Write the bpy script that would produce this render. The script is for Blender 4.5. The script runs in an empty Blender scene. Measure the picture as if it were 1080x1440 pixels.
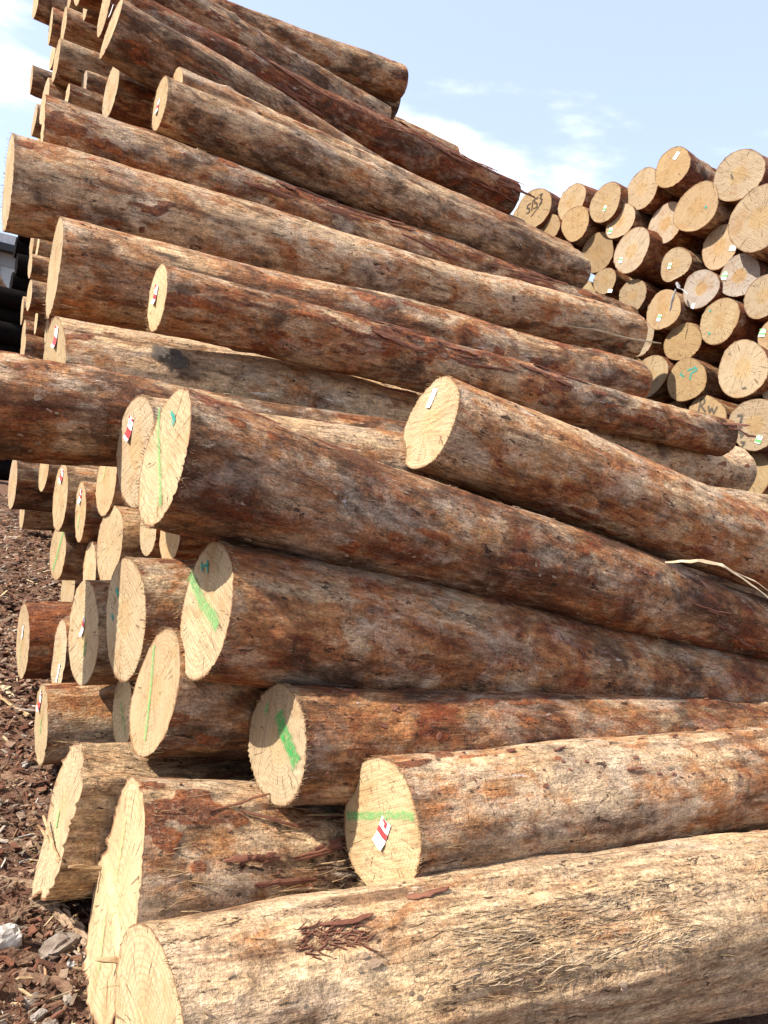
import bpy, math, random
import numpy as np
from mathutils import Matrix, Vector, Euler

# ------------------------------------------------------------------ camera, sky, sun, exposure
scene = bpy.context.scene
COL = scene.collection
EYE = Vector((0.0, 0.0, 1.65))
RIGHT = Vector((0.827646, -0.541160, 0.148823)); CUP = Vector((-0.082251, 0.145352, 0.985955)); FWD = Vector((0.555191, 0.828263, -0.075790))
cd = bpy.data.cameras.new('camera'); cam = bpy.data.objects.new('camera', cd); COL.objects.link(cam)
m3 = Matrix((RIGHT, CUP, -FWD)).transposed()
cam.matrix_world = Matrix.Translation(EYE) @ m3.to_4x4()
cd.sensor_fit = 'VERTICAL'; cd.sensor_height = 36.0; cd.sensor_width = 27.0; cd.lens = 27.0
cd.clip_start = 0.05; cd.clip_end = 3000
scene.camera = cam

SUN = Vector((-0.71, 0.16, 0.68)).normalized()
SUN_EL = math.asin(SUN.z); SUN_ROT = math.atan2(SUN.x, SUN.y)
world = bpy.data.worlds.new('World'); scene.world = world; world.use_nodes = True
wt = world.node_tree; wt.nodes.clear()
def wn(t, **k):
    n = wt.nodes.new(t)
    for a, b in k.items(): setattr(n, a, b)
    return n
sky = wn('ShaderNodeTexSky', sky_type='NISHITA', sun_disc=False, sun_elevation=SUN_EL, sun_rotation=SUN_ROT,
         altitude=50.0, air_density=1.0, dust_density=2.2, ozone_density=1.6)
bg = wn('ShaderNodeBackground'); bg.inputs['Strength'].default_value = 0.108
wo = wn('ShaderNodeOutputWorld')
tc = wn('ShaderNodeTexCoord')
mp = wn('ShaderNodeMapping'); mp.inputs['Scale'].default_value = (1.0, 1.0, 3.2)
no = wn('ShaderNodeTexNoise'); no.inputs['Scale'].default_value = 2.3; no.inputs['Detail'].default_value = 9; no.inputs['Roughness'].default_value = 0.56
mp.inputs['Location'].default_value = (-1.885, 2.955, 2.160)
rm = wn('ShaderNodeMapRange'); rm.inputs['From Min'].default_value = 0.51; rm.inputs['From Max'].default_value = 0.70;  rm.interpolation_type = 'SMOOTHSTEP'
mx = wn('ShaderNodeMix', data_type='RGBA')
mx.inputs[7].default_value = (9.6, 9.8, 10.0, 1)
veil = wn('ShaderNodeMix', data_type='RGBA'); veil.inputs[0].default_value = 0.33; veil.inputs[7].default_value = (6.7, 7.5, 10.2, 1)
L = wt.links.new
L(tc.outputs['Generated'], mp.inputs['Vector']); L(mp.outputs['Vector'], no.inputs['Vector'])
L(no.outputs['Fac'], rm.inputs['Value']); L(rm.outputs['Result'], mx.inputs[0])
L(sky.outputs['Color'], veil.inputs[6]); L(veil.outputs[2], mx.inputs[6]); L(mx.outputs[2], bg.inputs['Color']); L(bg.outputs['Background'], wo.inputs['Surface'])

sl = bpy.data.lights.new('sun', 'SUN'); sl.energy = 5.0; sl.angle = math.radians(0.6); sl.color = (1.0, 0.93, 0.82)
sun = bpy.data.objects.new('sun', sl); COL.objects.link(sun)
sun.rotation_euler = SUN.to_track_quat('Z', 'Y').to_euler(); sun.location = (-8, 4, 9)
vs = scene.view_settings
vs.view_transform = 'Standard'; vs.look = 'None'; vs.gamma = 1.0; vs.use_curve_mapping = False; vs.exposure = 1.05

# ------------------------------------------------------------------ helpers
def tag(o, label=None, cat=None, group=None, kind=None):
    if label: o['label'] = label
    if cat: o['category'] = cat
    if group: o['group'] = group
    if kind: o['kind'] = kind
    return o

def mesh_np(name, V, F4=None, F3=None, attrs=None, smooth=True, mat_idx=None):
    me = bpy.data.meshes.new(name)
    V = np.asarray(V, np.float32)
    n4 = 0 if F4 is None else len(F4); n3 = 0 if F3 is None else len(F3)
    me.vertices.add(len(V)); me.vertices.foreach_set('co', V.ravel())
    idx = []; st = []; p = 0
    if n4: idx.append(np.asarray(F4, np.int32).ravel()); st.append(np.arange(n4, dtype=np.int32) * 4); p = n4 * 4
    if n3: idx.append(np.asarray(F3, np.int32).ravel()); st.append(p + np.arange(n3, dtype=np.int32) * 3)
    idx = np.concatenate(idx); st = np.concatenate(st)
    me.loops.add(len(idx)); me.loops.foreach_set('vertex_index', idx)
    me.polygons.add(n4 + n3); me.polygons.foreach_set('loop_start', st)
    me.polygons.foreach_set('use_smooth', np.full(n4 + n3, smooth))
    if mat_idx is not None: me.polygons.foreach_set('material_index', np.asarray(mat_idx, np.int32))
    for k, a in (attrs or {}).items():
        a = np.asarray(a, np.float32)
        if a.ndim == 1:
            at = me.attributes.new(k, 'FLOAT', 'POINT'); at.data.foreach_set('value', a)
        else:
            at = me.attributes.new(k, 'FLOAT_COLOR', 'POINT'); at.data.foreach_set('color', a.ravel())
    me.update(calc_edges=True); me.validate()
    return me

def obj(name, me, mats, parent=None, loc=None, color=None):
    o = bpy.data.objects.new(name, me); COL.objects.link(o)
    for m in (mats if isinstance(mats, (list, tuple)) else [mats]):
        if m.name not in [x.name for x in me.materials if x]: me.materials.append(m)
    if parent is not None: o.parent = parent
    if loc is not None: o.location = loc
    if color is not None: o.color = color
    return o

_tab = np.random.RandomState(7).rand(16, 64, 64)
def vn(u, v, seed, pv=64):
    """value noise, periodic in v with integer period pv"""
    t = _tab[seed % 16]; off = (seed * 17) % 64
    iu = np.floor(u).astype(int); iv = np.floor(v).astype(int); fu = u - iu; fv = v - iv
    fu = fu * fu * (3 - 2 * fu); fv = fv * fv * (3 - 2 * fv)
    a0 = (iu + off) % 64; a1 = (iu + 1 + off) % 64; b0 = iv % pv % 64; b1 = (iv + 1) % pv % 64
    return (t[a0, b0] * (1 - fu) + t[a1, b0] * fu) * (1 - fv) + (t[a0, b1] * (1 - fu) + t[a1, b1] * fu) * fv
def fbm(u, v, seed, pv, octs=4):
    s = 0; w = 0.5; tot = 0
    for o in range(octs):
        s = s + w * vn(u, v, seed + o * 3, min(pv, 64)); tot += w
        u = u * 2; v = v * 2; pv = pv * 2; w *= 0.5
        if pv > 64: v = v % 64; 
    return s / tot
def sstep(a, b, x):
    t = np.clip((x - a) / (b - a), 0, 1); return t * t * (3 - 2 * t)

# ------------------------------------------------------------------ materials
def new_mat(name):
    m = bpy.data.materials.new(name); m.use_nodes = True; nt = m.node_tree; nt.nodes.clear()
    out = nt.nodes.new('ShaderNodeOutputMaterial'); b = nt.nodes.new('ShaderNodeBsdfPrincipled')
    nt.links.new(b.outputs[0], out.inputs[0])
    b.inputs['Roughness'].default_value = 0.85
    b.inputs['Specular IOR Level'].default_value = 0.2
    return m, nt, b
class G:
    """tiny node-graph helper"""
    def __init__(s, nt): s.nt = nt
    def node(s, t, ins=None, **k):
        n = s.nt.nodes.new(t)
        for a, b in k.items(): setattr(n, a, b)
        for a, b in (ins or {}).items(): s.put(n.inputs[a], b)
        return n
    def put(s, sock, v):
        if isinstance(v, bpy.types.NodeSocket): s.nt.links.new(v, sock)
        else: sock.default_value = v
    def math(s, op, a, b=0.0, c=0.0, clamp=False):
        n = s.node('ShaderNodeMath', operation=op, use_clamp=clamp); s.put(n.inputs[0], a); s.put(n.inputs[1], b); s.put(n.inputs[2], c); return n.outputs[0]
    def mix(s, f, a, b, blend='MIX'):
        n = s.node('ShaderNodeMix', data_type='RGBA', blend_type=blend); s.put(n.inputs[0], f)
        s.put(n.inputs[6], a if isinstance(a, bpy.types.NodeSocket) else (*a, 1)); s.put(n.inputs[7], b if isinstance(b, bpy.types.NodeSocket) else (*b, 1)); return n.outputs[2]
    def rng(s, v, a, b, c=0.0, d=1.0, smooth=True):
        n = s.node('ShaderNodeMapRange', interpolation_type='SMOOTHSTEP' if smooth else 'LINEAR')
        s.put(n.inputs[0], v); s.put(n.inputs[1], a); s.put(n.inputs[2], b); s.put(n.inputs[3], c); s.put(n.inputs[4], d); return n.outputs[0]
    def noise(s, vec, w, scale, detail=4.0, rough=0.55, dist=0.0, lac=2.0):
        n = s.node('ShaderNodeTexNoise', noise_dimensions='4D'); s.put(n.inputs['Vector'], vec); s.put(n.inputs['W'], w)
        n.inputs['Scale'].default_value = scale; n.inputs['Detail'].default_value = detail; n.inputs['Roughness'].default_value = rough
        n.inputs['Distortion'].default_value = dist; n.inputs['Lacunarity'].default_value = lac
        return n.outputs['Fac']
    def scale(s, vec, sc):
        n = s.node('ShaderNodeVectorMath', operation='MULTIPLY'); s.put(n.inputs[0], vec); n.inputs[1].default_value = sc; return n.outputs[0]
    def attr(s, name):
        n = s.node('ShaderNodeAttribute', attribute_name=name, attribute_type='GEOMETRY'); return n.outputs['Fac']

def make_bark():
    m, nt, b = new_mat('log_surface'); g = G(nt)
    tcn = g.node('ShaderNodeTexCoord').outputs['Object']
    oi = g.node('ShaderNodeObjectInfo'); w = g.math('MULTIPLY', oi.outputs['Random'], 60.0)
    sep = g.node('ShaderNodeSeparateColor'); nt.links.new(oi.outputs['Color'], sep.inputs[0])
    red, light, dirt = sep.outputs[0], sep.outputs[1], sep.outputs[2]
    vs1 = g.scale(tcn, (0.55, 1, 1)); vs2 = g.scale(tcn, (0.16, 1, 1)); vs3 = g.scale(tcn, (0.10, 1, 1)); vcr = g.scale(tcn, (7.0, 1, 1))
    big = g.noise(vs1, w, 3.2, 5, 0.6, 0.6)
    big2 = g.noise(vs1, g.math('ADD', w, 9.1), 5.5, 6, 0.65, 0.8)
    streak = g.noise(vs2, g.math('ADD', w, 3.7), 16, 5, 0.62)
    grain = g.noise(vs3, w, 95, 3, 0.6)
    fine = g.noise(tcn, w, 70, 4, 0.7)
    mid = g.noise(vs1, g.math('ADD', w, 21.0), 17, 6, 0.7, 0.4)
    # base wood tones
    c = g.mix(g.rng(big, 0.36, 0.62), (0.37, 0.243, 0.142), (0.33, 0.245, 0.17))
    c = g.mix(g.rng(streak, 0.40, 0.66, 0, 0.55), c, (0.43, 0.312, 0.195))
    # brown / red inner bark patches
    rp = g.math('ADD', big2, g.math('MULTIPLY', g.math('SUBTRACT', red, 0.5), 0.42))
    rp = g.math('ADD', rp, g.math('MULTIPLY', g.math('SUBTRACT', mid, 0.5), 0.45))
    c = g.mix(g.rng(rp, 0.41, 0.58, 0, 0.90), c, g.mix(g.rng(mid, .42, .6), (0.198, 0.077, 0.037), (0.28, 0.14, 0.068)))
    c = g.mix(g.rng(rp, 0.56, 0.70, 0, 0.90), c, (0.125, 0.036, 0.020))
    # dark mould and wet stains
    st = g.noise(vs1, g.math('ADD', w, 33.0), 4.2, 8, 0.68, 0.7)
    dk = g.math('ADD', st, g.math('MULTIPLY', g.math('SUBTRACT', dirt, 0.5), 0.30))
    c = g.mix(g.rng(dk, 0.47, 0.63, 0, 0.88), c, (0.045, 0.024, 0.015))
    ls = g.noise(g.scale(tcn, (0.10, 1, 1)), g.math('ADD', w, 91.0), 8.5, 7, 0.68, 0.25)
    lsd = g.math('ADD', ls, g.math('MULTIPLY', g.math('SUBTRACT', dirt, 0.5), 0.22))
    c = g.mix(g.rng(lsd, 0.53, 0.62, 0, 0.72), c, (0.075, 0.032, 0.017))
    c = g.mix(g.rng(ls, 0.40, 0.30, 0, 0.5), c, (0.42, 0.305, 0.19))
    # grey weathering and pale scuffs
    wv = g.noise(vs1, g.math('ADD', w, 47.0), 6.5, 7, 0.7, 0.5)
    c = g.mix(g.rng(wv, 0.48, 0.68, 0, 0.55), c, (0.385, 0.31, 0.235))
    sc = g.noise(vs2, g.math('ADD', w, 51.0), 22, 6, 0.72)
    c = g.mix(g.rng(sc, 0.635, 0.70, 0, 0.75), c, (0.56, 0.50, 0.43))
    lc = g.noise(tcn, g.math('ADD', w, 57.0), 13, 7, 0.75, 0.3)
    c = g.mix(g.rng(lc, 0.66, 0.71, 0, 0.7), c, (0.52, 0.50, 0.47))
    # fine fissures round the stem, specks
    fi = g.noise(vcr, w, 13, 4, 0.7, 1.2)
    c = g.mix(g.math('MULTIPLY', g.rng(fi, 0.62, 0.70), g.rng(wv, 0.40, 0.6, 0.0, 0.4)), c, (0.07, 0.04, 0.025))
    c = g.mix(g.rng(fine, 0.61, 0.70, 0, 0.6), c, (0.075, 0.04, 0.025))
    c = g.mix(g.rng(grain, 0.35, 0.75, 0.0, 0.42), c, g.mix(0.5, c, (0.03, 0.018, 0.01)))
    # residual bark and torn fibre (geometry masks)
    ba = g.attr('bark'); fb = g.attr('fibre')
    bc = g.mix(g.rng(mid, 0.40, 0.62), (0.085, 0.030, 0.018), (0.20, 0.075, 0.038))
    bc = g.mix(g.rng(fine, 0.5, 0.68, 0, 0.6), bc, (0.25, 0.17, 0.12))
    ba2 = g.math('ADD', ba, g.math('MULTIPLY', g.math('SUBTRACT', streak, 0.5), 1.9)); c = g.mix(g.rng(ba2, 0.35, 0.75, 0, 0.9), c, bc)
    fg = g.noise(vs3, g.math('ADD', w, 5), 60, 5, 0.7)
    fc = g.mix(g.rng(fg, 0.34, 0.62), (0.14, 0.080, 0.045), (0.40, 0.295, 0.185))
    c = g.mix(g.rng(fb, 0.2, 0.7, 0, 0.6), c, fc)
    f2 = g.noise(g.scale(tcn, (0.5, 1, 1)), g.math('ADD', w, 71.0), 150, 4, 0.75); f3 = g.noise(g.scale(tcn, (0.3, 1, 1)), g.math('ADD', w, 77.0), 42, 6, 0.75)
    mod = g.math('MULTIPLY', g.rng(f2, 0.32, 0.68, 0.52, 1.48, False), g.rng(f3, 0.34, 0.66, 0.48, 1.52, False))
    mc = g.node('ShaderNodeCombineColor'); 
    for k_ in range(3): g.put(mc.inputs[k_], mod)
    c = g.mix(1.0, c, mc.outputs[0], 'MULTIPLY')
    chn = g.noise(g.scale(tcn, (0.35, 1, 1)), g.math('ADD', w, 81.0), 28, 8, 0.8, 0.6)
    c = g.mix(g.rng(chn, 0.57, 0.62, 0, 0.82), c, (0.038, 0.018, 0.011))
    c = g.mix(g.rng(chn, 0.39, 0.33, 0, 0.65), c, (0.48, 0.395, 0.30))
    br = g.node('ShaderNodeHueSaturation'); nt.links.new(c, br.inputs['Color'])
    g.put(br.inputs['Value'], g.rng(light, 0.0, 1.0, 0.70, 1.86, False)); br.inputs['Saturation'].default_value = 1.13
    nt.links.new(br.outputs[0], b.inputs['Base Color'])
    h = g.math('ADD', g.math('MULTIPLY', grain, 0.5), g.math('MULTIPLY', fine, 0.55))
    h = g.math('ADD', h, g.math('MULTIPLY', mid, 1.1)); h = g.math('ADD', h, g.math('MULTIPLY', streak, 0.9))
    h = g.math('SUBTRACT', h, g.math('MULTIPLY', g.rng(fi, 0.60, 0.68), 0.4)); h = g.math('ADD', h, g.math('MULTIPLY', f3, 0.9)); h = g.math('ADD', h, g.math('MULTIPLY', f2, 0.35)); h = g.math('SUBTRACT', h, g.math('MULTIPLY', g.rng(chn, 0.59, 0.66), 0.5))
    bp = g.node('ShaderNodeBump', {'Strength': 1.0, 'Distance': 0.016}); nt.links.new(h, bp.inputs['Height'])
    nt.links.new(bp.outputs[0], b.inputs['Normal'])
    g.put(b.inputs['Roughness'], g.rng(big, 0.3, 0.7, 0.68, 0.92))
    return m

def make_end(name='sawn_end_grain', gain=1.0):
    m, nt, b = new_mat(name); g = G(nt)
    tcn = g.node('ShaderNodeTexCoord').outputs['Object']
    oi = g.node('ShaderNodeObjectInfo'); w = g.math('MULTIPLY', oi.outputs['Random'], 60.0)
    sep = g.node('ShaderNodeSeparateColor'); nt.links.new(oi.outputs['Color'], sep.inputs[0])
    warm, grey, heart = sep.outputs[0], sep.outputs[1], sep.outputs[2]
    rad = g.attr('rad')
    n1 = g.noise(tcn, w, 7, 5, 0.6); n2 = g.noise(tcn, g.math('ADD', w, 7.7), 3.2, 4, 0.6); sp = g.noise(tcn, w, 85, 4, 0.7); md = g.noise(tcn, w, 30, 5, 0.65)
    c = g.mix(warm, (0.53, 0.415, 0.24), (0.43, 0.285, 0.135))
    c = g.mix(g.rng(n2, 0.42, 0.66, 0, 0.6), c, (0.385, 0.25, 0.125))
    c = g.mix(g.math('MULTIPLY', grey, g.rng(rad, 0.25, 0.45)), c, (0.43, 0.375, 0.325))
    rr = g.math('ADD', g.math('MULTIPLY', rad, 92.0), g.math('MULTIPLY', n1, 5.0))
    ring = g.math('SINE', rr)
    c = g.mix(g.rng(ring, 0.0, 1.0, 0, 0.34), c, (0.30, 0.18, 0.08))
    hm = g.math('MULTIPLY', heart, g.rng(g.math('ADD', rad, g.math('MULTIPLY', g.math('SUBTRACT', n1, 0.5), 0.18)), 0.34, 0.28))
    c = g.mix(g.math('MULTIPLY', hm, 0.8), c, (0.40, 0.25, 0.12))
    # saw marks at a per-log angle
    rot = g.node('ShaderNodeVectorRotate', rotation_type='X_AXIS'); nt.links.new(tcn, rot.inputs['Vector']); g.put(rot.inputs['Angle'], g.math('MULTIPLY', oi.outputs['Random'], 3.1))
    vy = g.scale(rot.outputs[0], (0.02, 1.0, 0.05))
    saw = g.noise(vy, w, 105, 3, 0.6); saw2 = g.noise(vy, w, 34, 4, 0.65)
    c = g.mix(g.rng(saw, 0.50, 0.72, 0, 0.5), c, (0.27, 0.165, 0.075))
    c = g.mix(g.rng(saw2, 0.58, 0.74, 0, 0.45), c, (0.22, 0.13, 0.06))
    c = g.mix(g.rng(sp, 0.60, 0.70, 0, 0.75), c, (0.15, 0.085, 0.04))
    dd = g.noise(tcn, g.math('ADD', w, 14.0), 9, 7, 0.72)
    c = g.mix(g.rng(dd, 0.60, 0.74, 0, 0.55), c, (0.30, 0.215, 0.14))
    # radial drying checks
    s2 = g.node('ShaderNodeSeparateXYZ'); nt.links.new(tcn, s2.inputs[0])
    ang = g.math('ARCTAN2', s2.outputs[1], s2.outputs[2])
    cv = g.node('ShaderNodeCombineXYZ'); g.put(cv.inputs[0], g.math('MULTIPLY', ang, 6.0)); g.put(cv.inputs[1], g.math('MULTIPLY', rad, 0.8)); 
    ck = g.noise(cv.outputs[0], w, 2.6, 2, 0.6)
    ckm = g.math('MULTIPLY', g.rng(ck, 0.635, 0.66), g.rng(rad, 0.10, 0.25))
    c = g.mix(g.math('MULTIPLY', ckm, 0.75), c, (0.13, 0.07, 0.035))
    # cambium / bark rim
    rimn = g.math('ADD', g.math('ADD', rad, g.math('MULTIPLY', g.math('SUBTRACT', md, 0.5), 0.09)), g.math('MULTIPLY', g.math('SUBTRACT', n1, 0.5), 0.12))
    c = g.mix(g.rng(rimn, 0.955, 0.995, 0, 0.9), c, (0.17, 0.075, 0.035))
    bl = g.noise(tcn, g.math('ADD', w, 63.0), 5.0, 6, 0.7, 0.5)
    c = g.mix(g.rng(bl, 0.50, 0.66, 0, 0.55), c, (0.36, 0.205, 0.085))
    c = g.mix(g.rng(bl, 0.42, 0.30, 0, 0.35), c, (0.60, 0.49, 0.33))
    gr = g.noise(tcn, g.math('ADD', w, 67.0), 16, 8, 0.78, 0.4)
    c = g.mix(g.rng(gr, 0.54, 0.66, 0, 0.58), c, (0.17, 0.11, 0.06))
    vr = g.math('MULTIPLY', g.rng(oi.outputs['Random'], 0.0, 1.0, 0.82, 1.10, False), gain)
    vc = g.node('ShaderNodeCombineColor')
    for k_ in range(3): g.put(vc.inputs[k_], vr)
    c = g.mix(1.0, c, vc.outputs[0], 'MULTIPLY')
    nt.links.new(c, b.inputs['Base Color'])
    h = g.math('ADD', g.math('MULTIPLY', saw, 1.0), g.math('MULTIPLY', sp, 0.4)); h = g.math('ADD', h, g.math('MULTIPLY', md, 0.6)); h = g.math('SUBTRACT', h, g.math('MULTIPLY', ckm, 1.2))
    bp = g.node('ShaderNodeBump', {'Strength': 0.8, 'Distance': 0.008}); nt.links.new(h, bp.inputs['Height']); nt.links.new(bp.outputs[0], b.inputs['Normal'])
    b.inputs['Roughness'].default_value = 0.9
    return m

def make_paint(name, col, cover=0.46, opac=0.8):
    m, nt, b = new_mat(name); g = G(nt)
    tcn = g.node('ShaderNodeTexCoord').outputs['Object']
    n = g.noise(tcn, 2.0, 60, 6, 0.75); edge = g.attr('edge')
    a = g.rng(g.math('ADD', g.math('MULTIPLY', n, 0.9), g.math('MULTIPLY', edge, 0.55)), 1.0 - cover, 1.0 - cover + 0.42)
    g.put(b.inputs['Alpha'], g.math('MULTIPLY', a, opac))
    nt.links.new(g.mix(g.rng(n, .3, .7), col, tuple(x * 0.7 for x in col)), b.inputs['Base Color'])
    b.inputs['Roughness'].default_value = 0.7
    return m

def make_plain(name, c1, c2, scale=20, rough=0.85, bump=0.5, dist=0.006, stretch=(1, 1, 1), contrast=(0.38, 0.62)):
    m, nt, b = new_mat(name); g = G(nt)
    tcn = g.scale(g.node('ShaderNodeTexCoord').outputs['Object'], stretch)
    oi = g.node('ShaderNodeObjectInfo'); w = g.math('MULTIPLY', oi.outputs['Random'], 40.0)
    n = g.noise(tcn, w, scale, 6, 0.68); f = g.noise(tcn, w, scale * 6, 4, 0.7)
    c = g.mix(g.rng(n, *contrast), c1, c2); c = g.mix(g.rng(f, 0.56, 0.72, 0, 0.6), c, tuple(x * 0.35 for x in c1))
    nt.links.new(c, b.inputs['Base Color']); b.inputs['Roughness'].default_value = rough
    bp = g.node('ShaderNodeBump', {'Strength': bump, 'Distance': dist}); nt.links.new(g.math('ADD', n, g.math('MULTIPLY', f, 0.4)), bp.inputs['Height']); nt.links.new(bp.outputs[0], b.inputs['Normal'])
    return m

M_BARK = make_bark(); M_END = make_end('sawn_end_grain', 0.80); M_END2 = make_end('weathered_end_grain', 0.68)
M_GREEN = make_paint('green_spray_paint', (0.12, 0.46, 0.14), 0.46, 0.66)
M_DGREEN = make_paint('dark_green_spray_paint', (0.03, 0.34, 0.08), 0.45, 0.9)
M_TEAL = make_paint('teal_crayon', (0.03, 0.30, 0.24), 0.62)
M_INK = make_paint('grey_crayon', (0.10, 0.085, 0.07), 0.60)
M_BLACK = make_paint('black_marker', (0.03, 0.022, 0.016), 0.72)
M_WHITE = make_plain('white_tag_plastic', (0.82, 0.82, 0.80), (0.74, 0.74, 0.73), 8, 0.45, 0.05)
M_RED = make_plain('red_tag_print', (0.62, 0.045, 0.05), (0.55, 0.06, 0.06), 30, 0.5, 0.05)
M_TGREEN = make_plain('green_tag_print', (0.10, 0.42, 0.10), (0.14, 0.5, 0.14), 30, 0.5, 0.05)
M_STRIP = make_plain('red_bark_strip', (0.115, 0.042, 0.025), (0.20, 0.085, 0.05), 22, 0.9, 0.8, 0.006, (0.25, 1, 1))
M_FIBRE = make_plain('pale_wood_fibre', (0.40, 0.285, 0.155), (0.25, 0.15, 0.075), 26, 0.85, 0.6, 0.004, (0.15, 1, 1))
M_TWINE = make_plain('bleached_bast_strip', (0.52, 0.42, 0.28), (0.36, 0.26, 0.155), 30, 0.8, 0.5, 0.003, (0.1, 1, 1))
M_STONE = make_plain('pale_stone', (0.235, 0.195, 0.16), (0.14, 0.105, 0.08), 24, 0.9, 0.7, 0.01)
M_WSTONE = make_plain('white_stone', (0.40, 0.37, 0.335), (0.24, 0.205, 0.175), 22, 0.85, 0.6, 0.008)
M_STRAW = make_plain('straw_fibre', (0.54, 0.42, 0.27), (0.36, 0.25, 0.15), 26, 0.85, 0.6, 0.004, (0.15, 1, 1))
M_CHIP = make_plain('brown_bark_chip', (0.10, 0.050, 0.030), (0.19, 0.115, 0.072), 30, 0.95, 1.0, 0.010, (0.3, 1, 1))
M_TAN = make_plain('tan_bark_slab', (0.30, 0.215, 0.145), (0.20, 0.125, 0.075), 18, 0.92, 0.9, 0.008, (0.35, 1, 1))

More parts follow.
